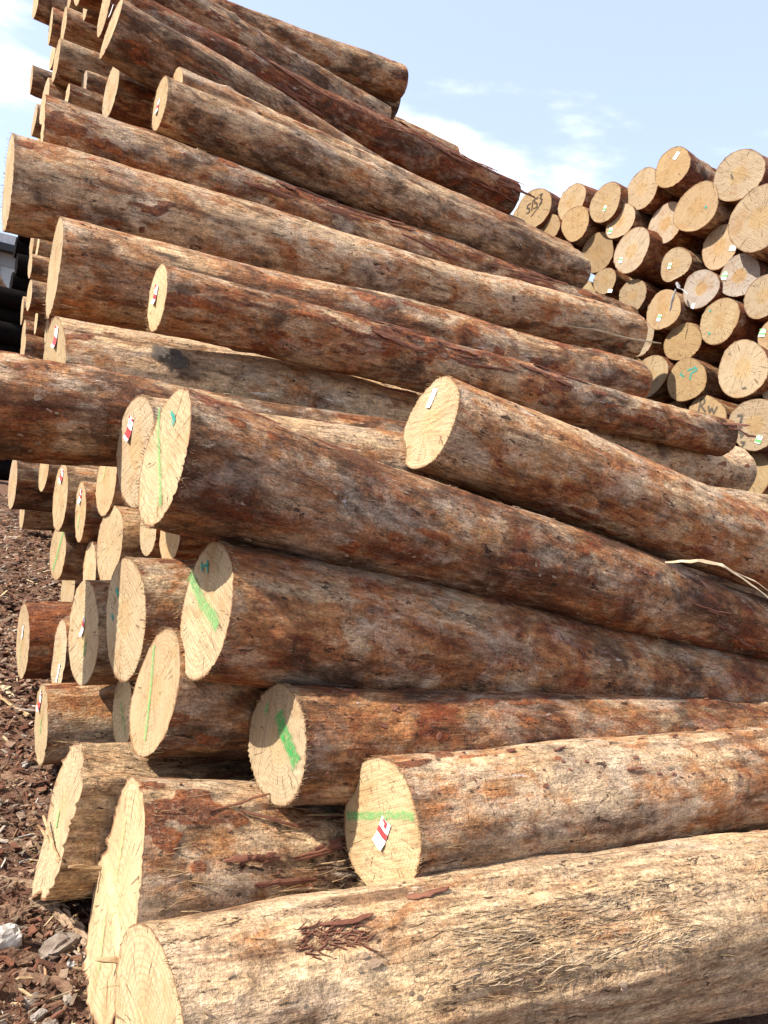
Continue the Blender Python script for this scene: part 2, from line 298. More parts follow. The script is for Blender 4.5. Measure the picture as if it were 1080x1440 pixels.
# ------------------------------------------------------------------ the logs
DATA = [
    ('L1', [0.601, 1.515, 0.305], [4.875, 1.074, 0.14], 0.225, 0.32, 0),
    ('L2', [1.322, 1.729, 0.569], [5.916, 1.729, 0.339], 0.195, 0.211, 0),
    ('B', [0.918, 2.287, 1.079], [6.053, 2.429, 0.271], 0.22, 0.246, 0),
    ('A', [0.758, 2.418, 1.535], [5.89, 2.418, 0.697], 0.22, 0.202, 0),
    ('A2', [0.837, 3.005, 1.518], [5.837, 3.005, 1.518], 0.224, 0.224, 1),
    ('C', [1.984, 2.71, 1.801], [6.481, 2.119, 1.034], 0.2, 0.224, 0),
    ('Z', [-0.6, 3.446, 1.583], [2.377, 3.446, 1.634], 0.21, 0.199, 0),
    ('Y', [0.672, 3.99, 1.82], [6.211, 3.99, 1.928], 0.25, 0.237, 1),
    ('X', [1.037, 3.702, 2.208], [5.556, 3.702, 2.159], 0.165, 0.156, 1),
    ('W', [0.691, 4.396, 2.337], [5.214, 4.396, 2.524], 0.27, 0.23, 1),
    ('U', [0.513, 5.168, 2.869], [5.959, 5.168, 3.12], 0.257, 0.245, 1),
    ('S', [0.716, 5.58, 3.333], [6.358, 5.58, 3.354], 0.218, 0.196, 1),
    ('Q', [1.452, 5.716, 3.826], [5.726, 5.716, 3.718], 0.183, 0.164, 1),
    ('Q2', [1.624, 6.022, 4.039], [5.918, 6.022, 3.896], 0.194, 0.174, 1),
    ('P', [1.206, 6.394, 4.488], [6.149, 6.394, 3.731], 0.22, 0.22, 1),
    ('O', [1.3, 7.283, 4.988], [5.954, 7.283, 4.815], 0.21, 0.21, 1),
    ('N1', [1.2, 7.798, 5.644], [4.42, 7.798, 5.321], 0.183, 0.173, 1),
    ('M', [1.2, 8.169, 5.571], [4.765, 8.169, 5.987], 0.21, 0.21, 1),
    ('M2', [1.2, 8.623, 6.013], [4.977, 8.623, 5.923], 0.21, 0.21, 2),
    ('a', [1.209, 11.288, 6.638], [6.409, 11.288, 6.638], 0.227, 0.227, 2),
    ('b', [1.366, 10.977, 6.245], [6.566, 10.977, 6.245], 0.22, 0.22, 2),
    ('c', [1.408, 10.203, 5.995], [6.608, 10.203, 5.995], 0.19, 0.19, 2),
    ('c2', [1.45, 10.271, 6.402], [6.65, 10.271, 6.402], 0.206, 0.206, 2),
    ('d', [1.531, 9.67, 6.11], [6.731, 9.67, 6.11], 0.2, 0.2, 2),
    ('e', [1.196, 8.914, 5.076], [6.396, 8.914, 5.076], 0.21, 0.21, 2),
    ('f', [1.518, 13.663, 6.506], [6.718, 13.663, 6.506], 0.21, 0.21, 2),
    ('f2', [1.712, 13.202, 6.763], [6.912, 13.202, 6.763], 0.19, 0.19, 2),
    ('g', [1.164, 9.174, 4.735], [6.364, 9.174, 4.735], 0.231, 0.231, 2),
    ('h', [1.259, 8.395, 4.605], [4.259, 8.395, 4.605], 0.115, 0.115, 2),
    ('i', [1.433, 8.646, 4.776], [6.633, 8.646, 4.776], 0.19, 0.19, 2),
    ('j', [1.342, 6.864, 4.211], [6.542, 6.864, 4.211], 0.222, 0.222, 2),
    ('k', [1.247, 10.497, 4.943], [6.447, 10.497, 4.943], 0.194, 0.194, 2),
    ('l', [1.363, 10.895, 4.804], [6.563, 10.895, 4.804], 0.19, 0.19, 2),
    ('m1', [1.783, 7.545, 4.353], [6.983, 7.545, 4.353], 0.17, 0.17, 2),
    ('m2', [1.668, 7.313, 4.122], [4.668, 7.313, 4.122], 0.127, 0.127, 2),
    ('n1', [1.644, 12.626, 3.891], [6.844, 12.626, 3.891], 0.18, 0.18, 2),
    ('n2', [1.595, 12.175, 3.502], [6.795, 12.175, 3.502], 0.18, 0.18, 2),
    ('n3', [1.681, 12.296, 3.824], [6.881, 12.296, 3.824], 0.17, 0.17, 2),
    ('n4', [1.464, 10.953, 2.956], [6.664, 10.953, 2.956], 0.2, 0.2, 2),
    ('n5', [1.579, 12.327, 2.876], [6.779, 12.327, 2.876], 0.2, 0.2, 2),
    ('n6', [1.619, 11.237, 2.696], [6.819, 11.237, 2.696], 0.175, 0.175, 2),
    ('n7', [1.542, 11.657, 2.517], [6.742, 11.657, 2.517], 0.202, 0.202, 2),
    ('n9', [1.704, 10.898, 2.562], [6.904, 10.898, 2.562], 0.157, 0.157, 2),
    ('n10', [1.485, 11.143, 2.283], [6.685, 11.143, 2.283], 0.2, 0.2, 2),
    ('n11', [1.454, 8.654, 2.106], [6.654, 8.654, 2.106], 0.2, 0.2, 2),
    ('p1', [1.331, 9.609, 0.67], [6.531, 9.609, 0.67], 0.309, 0.309, 2),
    ('p2', [2.031, 13.019, 0.721], [7.231, 13.019, 0.721], 0.2, 0.2, 2),
    ('p3', [1.55, 9.079, 0.9], [6.75, 9.079, 0.9], 0.22, 0.22, 2),
    ('p4', [1.672, 10.636, 0.489], [6.872, 10.636, 0.489], 0.2, 0.2, 2),
    ('p5', [1.569, 10.293, 0.259], [6.769, 10.293, 0.259], 0.22, 0.22, 2),
    ('p6', [1.095, 5.667, 1.006], [6.295, 5.667, 1.006], 0.242, 0.242, 2),
    ('p7', [1.136, 5.188, 0.985], [6.336, 5.188, 0.985], 0.204, 0.204, 2),
    ('p8', [1.169, 5.91, 0.578], [6.369, 5.91, 0.578], 0.22, 0.22, 2),
    ('p9', [1.19, 4.859, 1.228], [6.39, 4.859, 1.228], 0.21, 0.21, 1),
    ('p10', [1.201, 4.629, 0.862], [6.401, 4.629, 0.862], 0.239, 0.239, 1),
    ('p11', [1.309, 4.281, 1.012], [6.509, 4.281, 1.012], 0.138, 0.138, 2),
    ('p12', [1.33, 3.978, 1.073], [6.53, 3.978, 1.073], 0.183, 0.183, 1),
    ('p13', [1.195, 5.017, 0.619], [6.395, 5.017, 0.619], 0.19, 0.19, 2),
    ('p14', [1.403, 6.551, 0.178], [6.603, 6.551, 0.178], 0.211, 0.211, 2),
    ('p15', [0.781, 4.615, 0.3], [5.981, 4.615, 0.3], 0.22, 0.22, 1),
    ('p16', [0.829, 3.446, 0.662], [6.229, 3.446, 0.662], 0.232, 0.232, 1),
    ('p17', [0.901, 4.219, 0.328], [6.101, 4.219, 0.328], 0.183, 0.183, 1),
    ('p18', [0.858, 2.971, 0.868], [5.858, 2.971, 0.868], 0.24, 0.24, 1),
    ('p19', [0.858, 2.517, 0.721], [2.442, 2.517, 0.495], 0.205, 0.205, 1),
    ('p20', [0.965, 3.194, 0.387], [2.965, 3.194, 0.387], 0.16, 0.16, 1),
    ('p21', [0.74, 3.646, 0.181], [5.94, 3.646, 0.181], 0.18, 0.18, 1),
    ('E', [0.612, 2.547, 0.297], [2.269, 2.727, -0.038], 0.265, 0.225, 0),
    ('D', [0.666, 2.03, 0.304], [2.342, 2.135, 0.039], 0.295, 0.242, 0),
    ('G', [1.126, 2.062, 0.7], [5.61, 2.062, 0.313], 0.183, 0.183, 0),
    ('R1', [7.1, 8.355, 5.141], [11.3, 8.239, 5.234], 0.157, 0.144, 2),
    ('R1b', [7.2, 8.296, 5.044], [11.4, 8.471, 5.041], 0.139, 0.139, 2),
    ('R2', [6.95, 7.925, 5.149], [11.15, 8.681, 5.065], 0.252, 0.236, 2),
    ('R3', [7.05, 7.682, 4.861], [11.25, 7.551, 4.755], 0.197, 0.202, 2),
    ('R3b', [7.25, 7.619, 4.746], [11.45, 7.594, 4.66], 0.132, 0.14, 2),
    ('R4', [7.1, 7.416, 5.164], [11.3, 7.321, 5.143], 0.218, 0.204, 2),
    ('R5', [6.95, 7.13, 4.806], [11.15, 7.184, 4.826], 0.212, 0.212, 2),
    ('R6', [6.95, 6.68, 4.974], [11.15, 6.582, 4.92], 0.243, 0.226, 2),
    ('R7', [7.0, 6.439, 4.724], [11.2, 6.366, 4.634], 0.207, 0.189, 2),
    ('R8', [7.1, 6.811, 4.45], [11.3, 7.006, 4.566], 0.237, 0.217, 2),
    ('R9', [6.95, 6.16, 4.332], [11.15, 5.96, 4.257], 0.252, 0.257, 2),
    ('R10', [7.1, 6.616, 4.095], [11.3, 6.733, 3.974], 0.161, 0.16, 2),
    ('R11', [7.05, 6.247, 5.093], [11.25, 6.037, 5.097], 0.235, 0.236, 2),
    ('R12', [6.95, 5.787, 5.191], [11.15, 5.997, 5.023], 0.223, 0.232, 2),
    ('R13', [6.95, 4.96, 4.927], [11.15, 5.116, 5.034], 0.249, 0.218, 2),
    ('R14', [6.95, 5.385, 4.694], [11.15, 5.372, 4.816], 0.275, 0.263, 2),
    ('R15', [7.15, 5.907, 4.663], [11.35, 6.039, 4.675], 0.229, 0.237, 2),
    ('R16', [6.85, 4.559, 4.411], [11.05, 4.553, 4.293], 0.331, 0.296, 2),
    ('R17', [7.1, 5.133, 4.278], [11.3, 4.969, 4.216], 0.216, 0.232, 2),
    ('R18', [7.05, 5.61, 4.147], [11.25, 5.666, 4.227], 0.197, 0.196, 2),
    ('R19', [7.0, 5.18, 3.836], [11.2, 5.237, 3.915], 0.206, 0.22, 2),
    ('R20', [7.05, 4.812, 3.931], [11.25, 4.985, 4.012], 0.215, 0.193, 2),
    ('R21', [7.0, 4.481, 3.695], [11.2, 4.422, 3.578], 0.217, 0.215, 2),
    ('R22', [7.05, 6.107, 3.852], [11.25, 6.231, 3.739], 0.199, 0.183, 2),
    ('R23', [6.95, 5.582, 3.621], [11.15, 5.526, 3.557], 0.218, 0.227, 2),
    ('R24', [6.95, 4.885, 3.472], [11.15, 4.823, 3.507], 0.23, 0.225, 2),
    ('R25', [7.05, 5.327, 3.297], [11.25, 5.362, 3.408], 0.218, 0.233, 2),
    ('R26', [7.15, 5.979, 3.371], [11.35, 5.815, 3.458], 0.191, 0.181, 2),
    ('R27', [7.0, 5.648, 2.912], [11.2, 5.48, 2.883], 0.236, 0.232, 2),
    ('R28', [6.95, 5.115, 2.862], [11.15, 5.309, 2.83], 0.227, 0.199, 2),
    ('R29', [6.85, 4.464, 2.971], [11.05, 4.615, 2.873], 0.268, 0.261, 2),
    ('R30', [7.0, 4.301, 3.305], [11.2, 4.448, 3.309], 0.166, 0.161, 2),
    ('R31', [7.0, 4.858, 2.52], [11.2, 4.984, 2.399], 0.219, 0.217, 2),
    ('R32', [6.9, 4.27, 2.447], [11.1, 4.233, 2.569], 0.261, 0.272, 2),
    ('R33', [7.05, 4.317, 1.952], [11.25, 4.13, 1.874], 0.234, 0.227, 2),
    ('R34', [7.25, 5.409, 2.523], [11.45, 5.494, 2.481], 0.18, 0.171, 2),
    ('R35', [7.0, 4.114, 2.878], [11.2, 4.291, 2.993], 0.22, 0.211, 2),
    ('R36', [7.1, 4.03, 1.819], [11.3, 4.197, 1.776], 0.222, 0.198, 2),
    ('H0', [2.0, 3.35, 0.25], [6.2, 3.35, 0.25], 0.2, 0.2, 3),
    ('H1', [2.0, 2.95, 0.36], [6.2, 2.95, 0.36], 0.17, 0.17, 3),
    ('H2', [2.0, 4.85, 1.68], [6.2, 4.85, 1.68], 0.2, 0.2, 3),
    ('H3', [2.0, 5.3, 1.62], [6.2, 5.3, 1.62], 0.21, 0.21, 3),
    ('H4', [2.0, 5.75, 1.5], [6.2, 5.75, 1.5], 0.22, 0.22, 3),
    ('H5', [2.0, 5.0, 2.28], [6.2, 5.0, 2.28], 0.2, 0.2, 3),
    ('H6', [2.0, 5.45, 2.36], [6.2, 5.45, 2.36], 0.2, 0.2, 3),
    ('H7', [2.0, 6.0, 2.0], [6.2, 6.0, 2.0], 0.22, 0.22, 3),
    ('H8', [2.0, 5.95, 2.75], [6.2, 5.95, 2.75], 0.22, 0.22, 3),
    ('H9', [2.0, 6.1, 3.25], [6.2, 6.1, 3.25], 0.22, 0.22, 3),
    ('H10', [2.0, 6.45, 3.7], [6.2, 6.45, 3.7], 0.22, 0.22, 3),
    ('H11', [2.0, 6.95, 3.55], [6.2, 6.95, 3.55], 0.22, 0.22, 3),
    ('H12', [2.0, 7.2, 3.9], [6.2, 7.2, 3.9], 0.17, 0.17, 3),
    ('H13', [2.0, 7.7, 3.75], [6.2, 7.7, 3.75], 0.22, 0.22, 3),
    ('H14', [2.0, 7.85, 4.55], [6.2, 7.85, 4.55], 0.22, 0.22, 3),
    ('H15', [2.0, 8.2, 4.2], [6.2, 8.2, 4.2], 0.22, 0.22, 3),
    ('H16', [2.0, 8.05, 5.0], [6.2, 8.05, 5.0], 0.2, 0.2, 3),
    ('H17', [2.0, 8.55, 5.45], [6.2, 8.55, 5.45], 0.2, 0.2, 3),
    ('H18', [2.0, 9.1, 5.55], [6.2, 9.1, 5.55], 0.2, 0.2, 3),
    ('H19', [2.0, 9.6, 5.55], [6.2, 9.6, 5.55], 0.2, 0.2, 3),
    ('H20', [2.0, 7.3, 4.5], [6.2, 7.3, 4.5], 0.18, 0.18, 3),
    ('H21', [2.0, 10.4, 5.45], [6.2, 10.4, 5.45], 0.2, 0.2, 3),
    ('H22', [2.0, 10.3, 4.3], [6.2, 10.3, 4.3], 0.2, 0.2, 3),
    ('H23', [2.0, 9.8, 3.9], [6.2, 9.8, 3.9], 0.2, 0.2, 3),
    ('H24', [2.0, 9.9, 4.8], [6.2, 9.9, 4.8], 0.2, 0.2, 3),
    ('H25', [2.0, 9.2, 3.5], [6.2, 9.2, 3.5], 0.2, 0.2, 3),
    ('H26', [2.0, 8.6, 2.9], [6.2, 8.6, 2.9], 0.2, 0.2, 3),
    ('H27', [2.0, 7.6, 2.4], [6.2, 7.6, 2.4], 0.2, 0.2, 3),
    ('H28', [2.0, 6.7, 1.2], [6.2, 6.7, 1.2], 0.22, 0.22, 3),
    ('H29', [2.0, 7.4, 1.0], [6.2, 7.4, 1.0], 0.22, 0.22, 3),
    ('H30', [2.0, 8.2, 0.9], [6.2, 8.2, 0.9], 0.22, 0.22, 3),
    ('H31', [2.0, 12.2, 5.9], [6.2, 12.2, 5.9], 0.2, 0.2, 3),
    ('H32', [2.0, 12.8, 5.5], [6.2, 12.8, 5.5], 0.2, 0.2, 3),
    ('H33', [2.0, 11.5, 5.8], [6.2, 11.5, 5.8], 0.2, 0.2, 3),
    ('H34', [2.0, 11.4, 5.2], [6.2, 11.4, 5.2], 0.2, 0.2, 3),
    ('H35', [2.0, 13.4, 6.05], [6.2, 13.4, 6.05], 0.2, 0.2, 3),
    ('H36', [2.0, 12.0, 4.4], [6.2, 12.0, 4.4], 0.2, 0.2, 3),
    ('H37', [2.0, 12.6, 3.3], [6.2, 12.6, 3.3], 0.2, 0.2, 3),
    ('H38', [2.0, 11.7, 3.6], [6.2, 11.7, 3.6], 0.2, 0.2, 3),
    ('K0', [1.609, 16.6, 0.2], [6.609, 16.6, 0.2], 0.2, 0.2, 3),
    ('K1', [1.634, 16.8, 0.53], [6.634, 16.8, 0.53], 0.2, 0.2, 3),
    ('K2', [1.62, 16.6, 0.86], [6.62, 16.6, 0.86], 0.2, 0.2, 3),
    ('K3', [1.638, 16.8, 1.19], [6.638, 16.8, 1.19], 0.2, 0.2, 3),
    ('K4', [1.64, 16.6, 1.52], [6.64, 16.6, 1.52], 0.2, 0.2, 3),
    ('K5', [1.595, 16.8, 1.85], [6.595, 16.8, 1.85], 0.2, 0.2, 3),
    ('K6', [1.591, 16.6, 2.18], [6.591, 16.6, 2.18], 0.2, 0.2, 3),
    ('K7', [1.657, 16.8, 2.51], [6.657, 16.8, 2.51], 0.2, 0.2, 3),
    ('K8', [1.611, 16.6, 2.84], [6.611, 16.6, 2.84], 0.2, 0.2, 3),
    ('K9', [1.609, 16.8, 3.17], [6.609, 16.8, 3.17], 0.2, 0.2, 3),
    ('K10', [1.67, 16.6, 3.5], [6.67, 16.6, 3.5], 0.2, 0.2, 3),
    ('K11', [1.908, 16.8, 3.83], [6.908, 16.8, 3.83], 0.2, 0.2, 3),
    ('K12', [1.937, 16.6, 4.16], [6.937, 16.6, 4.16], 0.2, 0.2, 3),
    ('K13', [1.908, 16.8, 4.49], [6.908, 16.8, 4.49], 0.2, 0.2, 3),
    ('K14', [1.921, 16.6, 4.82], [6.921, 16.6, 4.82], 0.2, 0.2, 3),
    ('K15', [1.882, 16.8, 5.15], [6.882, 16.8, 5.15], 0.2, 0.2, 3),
    ('T0', [7.327, 3.75, 0.24], [11.2, 3.75, 0.24], 0.24, 0.24, 3),
    ('T1', [7.374, 4.31, 0.24], [11.2, 4.31, 0.24], 0.24, 0.24, 3),
    ('T2', [7.305, 4.87, 0.24], [11.2, 4.87, 0.24], 0.24, 0.24, 3),
    ('T3', [7.348, 5.43, 0.24], [11.2, 5.43, 0.24], 0.24, 0.24, 3),
    ('T4', [7.334, 5.99, 0.24], [11.2, 5.99, 0.24], 0.24, 0.24, 3),
    ('T5', [7.213, 6.55, 0.24], [11.2, 6.55, 0.24], 0.24, 0.24, 3),
    ('T6', [7.352, 7.11, 0.24], [11.2, 7.11, 0.24], 0.24, 0.24, 3),
    ('T7', [7.318, 7.67, 0.24], [11.2, 7.67, 0.24], 0.24, 0.24, 3),
    ('T8', [7.26, 4.01, 0.68], [11.2, 4.01, 0.68], 0.24, 0.24, 3),
    ('T9', [7.206, 4.57, 0.68], [11.2, 4.57, 0.68], 0.24, 0.24, 3),
    ('T10', [7.373, 5.13, 0.68], [11.2, 5.13, 0.68], 0.24, 0.24, 3),
    ('T11', [7.295, 5.69, 0.68], [11.2, 5.69, 0.68], 0.24, 0.24, 3),
    ('T12', [7.344, 6.25, 0.68], [11.2, 6.25, 0.68], 0.24, 0.24, 3),
    ('T13', [7.376, 6.81, 0.68], [11.2, 6.81, 0.68], 0.24, 0.24, 3),
    ('T14', [7.343, 7.37, 0.68], [11.2, 7.37, 0.68], 0.24, 0.24, 3),
    ('T15', [7.384, 7.93, 0.68], [11.2, 7.93, 0.68], 0.24, 0.24, 3),
    ('T16', [7.279, 3.75, 1.12], [11.2, 3.75, 1.12], 0.24, 0.24, 3),
    ('T17', [7.36, 4.31, 1.12], [11.2, 4.31, 1.12], 0.24, 0.24, 3),
    ('T18', [7.289, 4.87, 1.12], [11.2, 4.87, 1.12], 0.24, 0.24, 3),
    ('T19', [7.387, 5.43, 1.12], [11.2, 5.43, 1.12], 0.24, 0.24, 3),
    ('T20', [7.376, 5.99, 1.12], [11.2, 5.99, 1.12], 0.24, 0.24, 3),
    ('T21', [7.219, 6.55, 1.12], [11.2, 6.55, 1.12], 0.24, 0.24, 3),
    ('T22', [7.227, 7.11, 1.12], [11.2, 7.11, 1.12], 0.24, 0.24, 3),
    ('T23', [7.243, 7.67, 1.12], [11.2, 7.67, 1.12], 0.24, 0.24, 3),
    ('T24', [7.393, 4.01, 1.54], [11.2, 4.01, 1.54], 0.24, 0.24, 3),
    ('T25', [7.287, 4.57, 1.54], [11.2, 4.57, 1.54], 0.24, 0.24, 3),
    ('T26', [7.325, 5.13, 1.54], [11.2, 5.13, 1.54], 0.24, 0.24, 3),
    ('T27', [7.26, 5.69, 1.54], [11.2, 5.69, 1.54], 0.24, 0.24, 3),
    ('T28', [7.301, 6.25, 1.54], [11.2, 6.25, 1.54], 0.24, 0.24, 3),
    ('T29', [7.277, 6.81, 1.54], [11.2, 6.81, 1.54], 0.24, 0.24, 3),
    ('T30', [7.27, 7.37, 1.54], [11.2, 7.37, 1.54], 0.24, 0.24, 3),
    ('T31', [7.317, 7.93, 1.54], [11.2, 7.93, 1.54], 0.24, 0.24, 3),
    ('T32', [7.367, 6.55, 2.05], [11.2, 6.55, 2.05], 0.24, 0.24, 3),
    ('T33', [7.431, 7.15, 2.05], [11.2, 7.15, 2.05], 0.24, 0.24, 3),
    ('T34', [7.386, 7.75, 2.05], [11.2, 7.75, 2.05], 0.24, 0.24, 3),
    ('T35', [7.436, 6.8, 2.55], [11.2, 6.8, 2.55], 0.24, 0.24, 3),
    ('T36', [7.421, 7.4, 2.55], [11.2, 7.4, 2.55], 0.24, 0.24, 3),
    ('T37', [7.448, 8.0, 2.55], [11.2, 8.0, 2.55], 0.24, 0.24, 3),
    ('T38', [7.384, 6.55, 3.05], [11.2, 6.55, 3.05], 0.24, 0.24, 3),
    ('T39', [7.283, 7.15, 3.05], [11.2, 7.15, 3.05], 0.24, 0.24, 3),
    ('T40', [7.422, 7.75, 3.05], [11.2, 7.75, 3.05], 0.24, 0.24, 3),
    ('T41', [7.443, 6.8, 3.5], [11.2, 6.8, 3.5], 0.24, 0.24, 3),
    ('T42', [7.431, 7.4, 3.5], [11.2, 7.4, 3.5], 0.24, 0.24, 3),
    ('T43', [7.364, 8.0, 3.5], [11.2, 8.0, 3.5], 0.24, 0.24, 3),
    ('T44', [7.393, 6.55, 3.95], [11.2, 6.55, 3.95], 0.24, 0.24, 3),
    ('T45', [7.292, 7.15, 3.95], [11.2, 7.15, 3.95], 0.24, 0.24, 3),
    ('T46', [7.416, 7.75, 3.95], [11.2, 7.75, 3.95], 0.24, 0.24, 3),
    ('F1', [1.8, 19.0, 3.95], [2.6, 23.5, 3.9], 0.17, 0.17, 3),
    ('F2', [1.78, 19.4, 4.28], [2.6, 23.5, 4.2], 0.17, 0.17, 3),
]
STYLE = {
 'L1': dict(red=0.30, light=0.72, dirt=.40, bark=.03, fibre=.16, torn=[(1.15, 2.35, .55, .75)], ridge=1.5, bend=.03, cut=.15, warm=.2),
 'L2': dict(red=0.42, light=0.70, dirt=.45, bark=.03, bend=.03, warm=.12, heart=0., fray=.006, cut=.0),
 'B': dict(red=0.68, light=0.60, dirt=.50, bark=.05, warm=.05, heart=0., cut=-.05, oval=.05),
 'A': dict(red=0.68, light=0.54, dirt=0.62, bark=.10, warm=.1, heart=0., cut=-.05),
 'A2': dict(warm=.3, grey=.3, cut=.05),
 'C': dict(red=0.55, light=0.64, dirt=0.36, bark=.04, warm=.35, heart=.1, cut=.02),
 'Z': dict(red=0.60, light=0.62, dirt=0.70, bark=.10, bend=.0),
 'Y': dict(red=0.32, light=0.74, dirt=0.40, bark=.05, fibre=.06),
 'X': dict(red=0.60, light=0.62, dirt=.48, bark=.14, cut=-.04),
 'W': dict(red=0.54, light=0.66, dirt=.55, bark=.06, cut=-.06, warm=.25),
 'U': dict(red=0.42, light=0.66, dirt=0.44, bark=.04, cut=-.02),
 'S': dict(red=0.56, light=0.64, dirt=.50, bark=.14, cut=-.10),
 'Q': dict(red=0.38, light=0.60, dirt=0.60, bark=.04, cut=-.02),
 'Q2': dict(red=.42, light=.58, dirt=.5, bark=.04),
 'P': dict(red=0.50, light=0.54, dirt=0.66, bark=.06),
 'O': dict(red=0.85, light=0.48, dirt=.55, bark=.30),
 'N1': dict(red=.45, light=.50, dirt=.58, bark=.05),
 'M': dict(red=.50, light=.52, dirt=.52, bark=.04),
 'M2': dict(light=.2, dirt=.8),
 'G': dict(red=0.72, light=0.46, dirt=.60, bark=.15, fray=.008, cut=.03, warm=.15),
 'D': dict(red=0.40, light=0.62, dirt=.52, bark=.06, fibre=.55, ridge=2.6, flute=.15, cut=-.22, fray=.012, steps=[(-.02, -.012, .01)], warm=.2, heart=0.),
 'E': dict(red=0.40, light=0.62, dirt=.52, bark=.08, fibre=.55, ridge=2.8, flute=.16, cut=-.26, fray=.012, warm=.2, heart=0.),
 'p15': dict(red=.75, light=.40, dirt=.5, bark=.85, warm=.55),
 'p18': dict(red=.5, light=.45, dirt=.5, grey=.15, heart=.6, warm=.1, cut=.05),
 'p19': dict(red=.65, light=.45, warm=.55, cut=-.04),
 'p16': dict(warm=.35, cut=.04), 'p17': dict(warm=.35, grey=.3), 'p20': dict(warm=.25),
 'p10': dict(warm=.2, cut=.04), 'p12': dict(warm=.65), 'p9': dict(warm=.6), 'p8': dict(warm=.45, cut=.06), 'p7': dict(warm=.4),
 'p21': dict(red=.5, light=.55, dirt=.4, bark=.05, warm=.15),
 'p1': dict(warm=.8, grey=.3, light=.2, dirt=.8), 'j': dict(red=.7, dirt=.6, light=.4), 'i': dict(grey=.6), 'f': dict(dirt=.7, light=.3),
 'R2': dict(warm=.85, cut=.10), 'R3': dict(warm=.85), 'R4': dict(warm=0.55, grey=0.20), 'R5': dict(warm=.85), 'R6': dict(warm=0.60, grey=0.15), 'R7': dict(warm=.4, grey=.3), 'R8': dict(warm=1.), 'R9': dict(warm=0.20, grey=0.50, heart=.5),
 'R10': dict(warm=.75), 'R11': dict(warm=0.50, grey=0.30), 'R12': dict(warm=.85, light=.4, dirt=.6), 'R13': dict(warm=0.15, grey=0.40, heart=.3), 'R14': dict(warm=.9), 'R15': dict(warm=.1, grey=.6, heart=.7), 'R16': dict(warm=0.40, grey=0.35),
 'R17': dict(warm=.75, grey=.3), 'R18': dict(warm=.45, grey=.3, notch=4.3, lobe=.03), 'R19': dict(warm=.1, grey=1., heart=1.), 'R20': dict(warm=.2, grey=1., heart=1.), 'R21': dict(warm=0.30, grey=0.40), 'R22': dict(warm=0.60, grey=0.30),
 'R23': dict(warm=.75), 'R24': dict(warm=0.30, grey=0.10), 'R25': dict(warm=.8), 'R26': dict(warm=0.40, grey=0.50), 'R27': dict(warm=.35), 'R28': dict(warm=.8), 'R29': dict(warm=0.30, grey=0.35), 'R30': dict(warm=.8), 'R31': dict(warm=.95),
 'R32': dict(warm=.6, grey=.4), 'R33': dict(warm=0.35, grey=0.00), 'R34': dict(warm=.5), 'R35': dict(warm=.5, grey=.4), 'R36': dict(warm=.6),
}
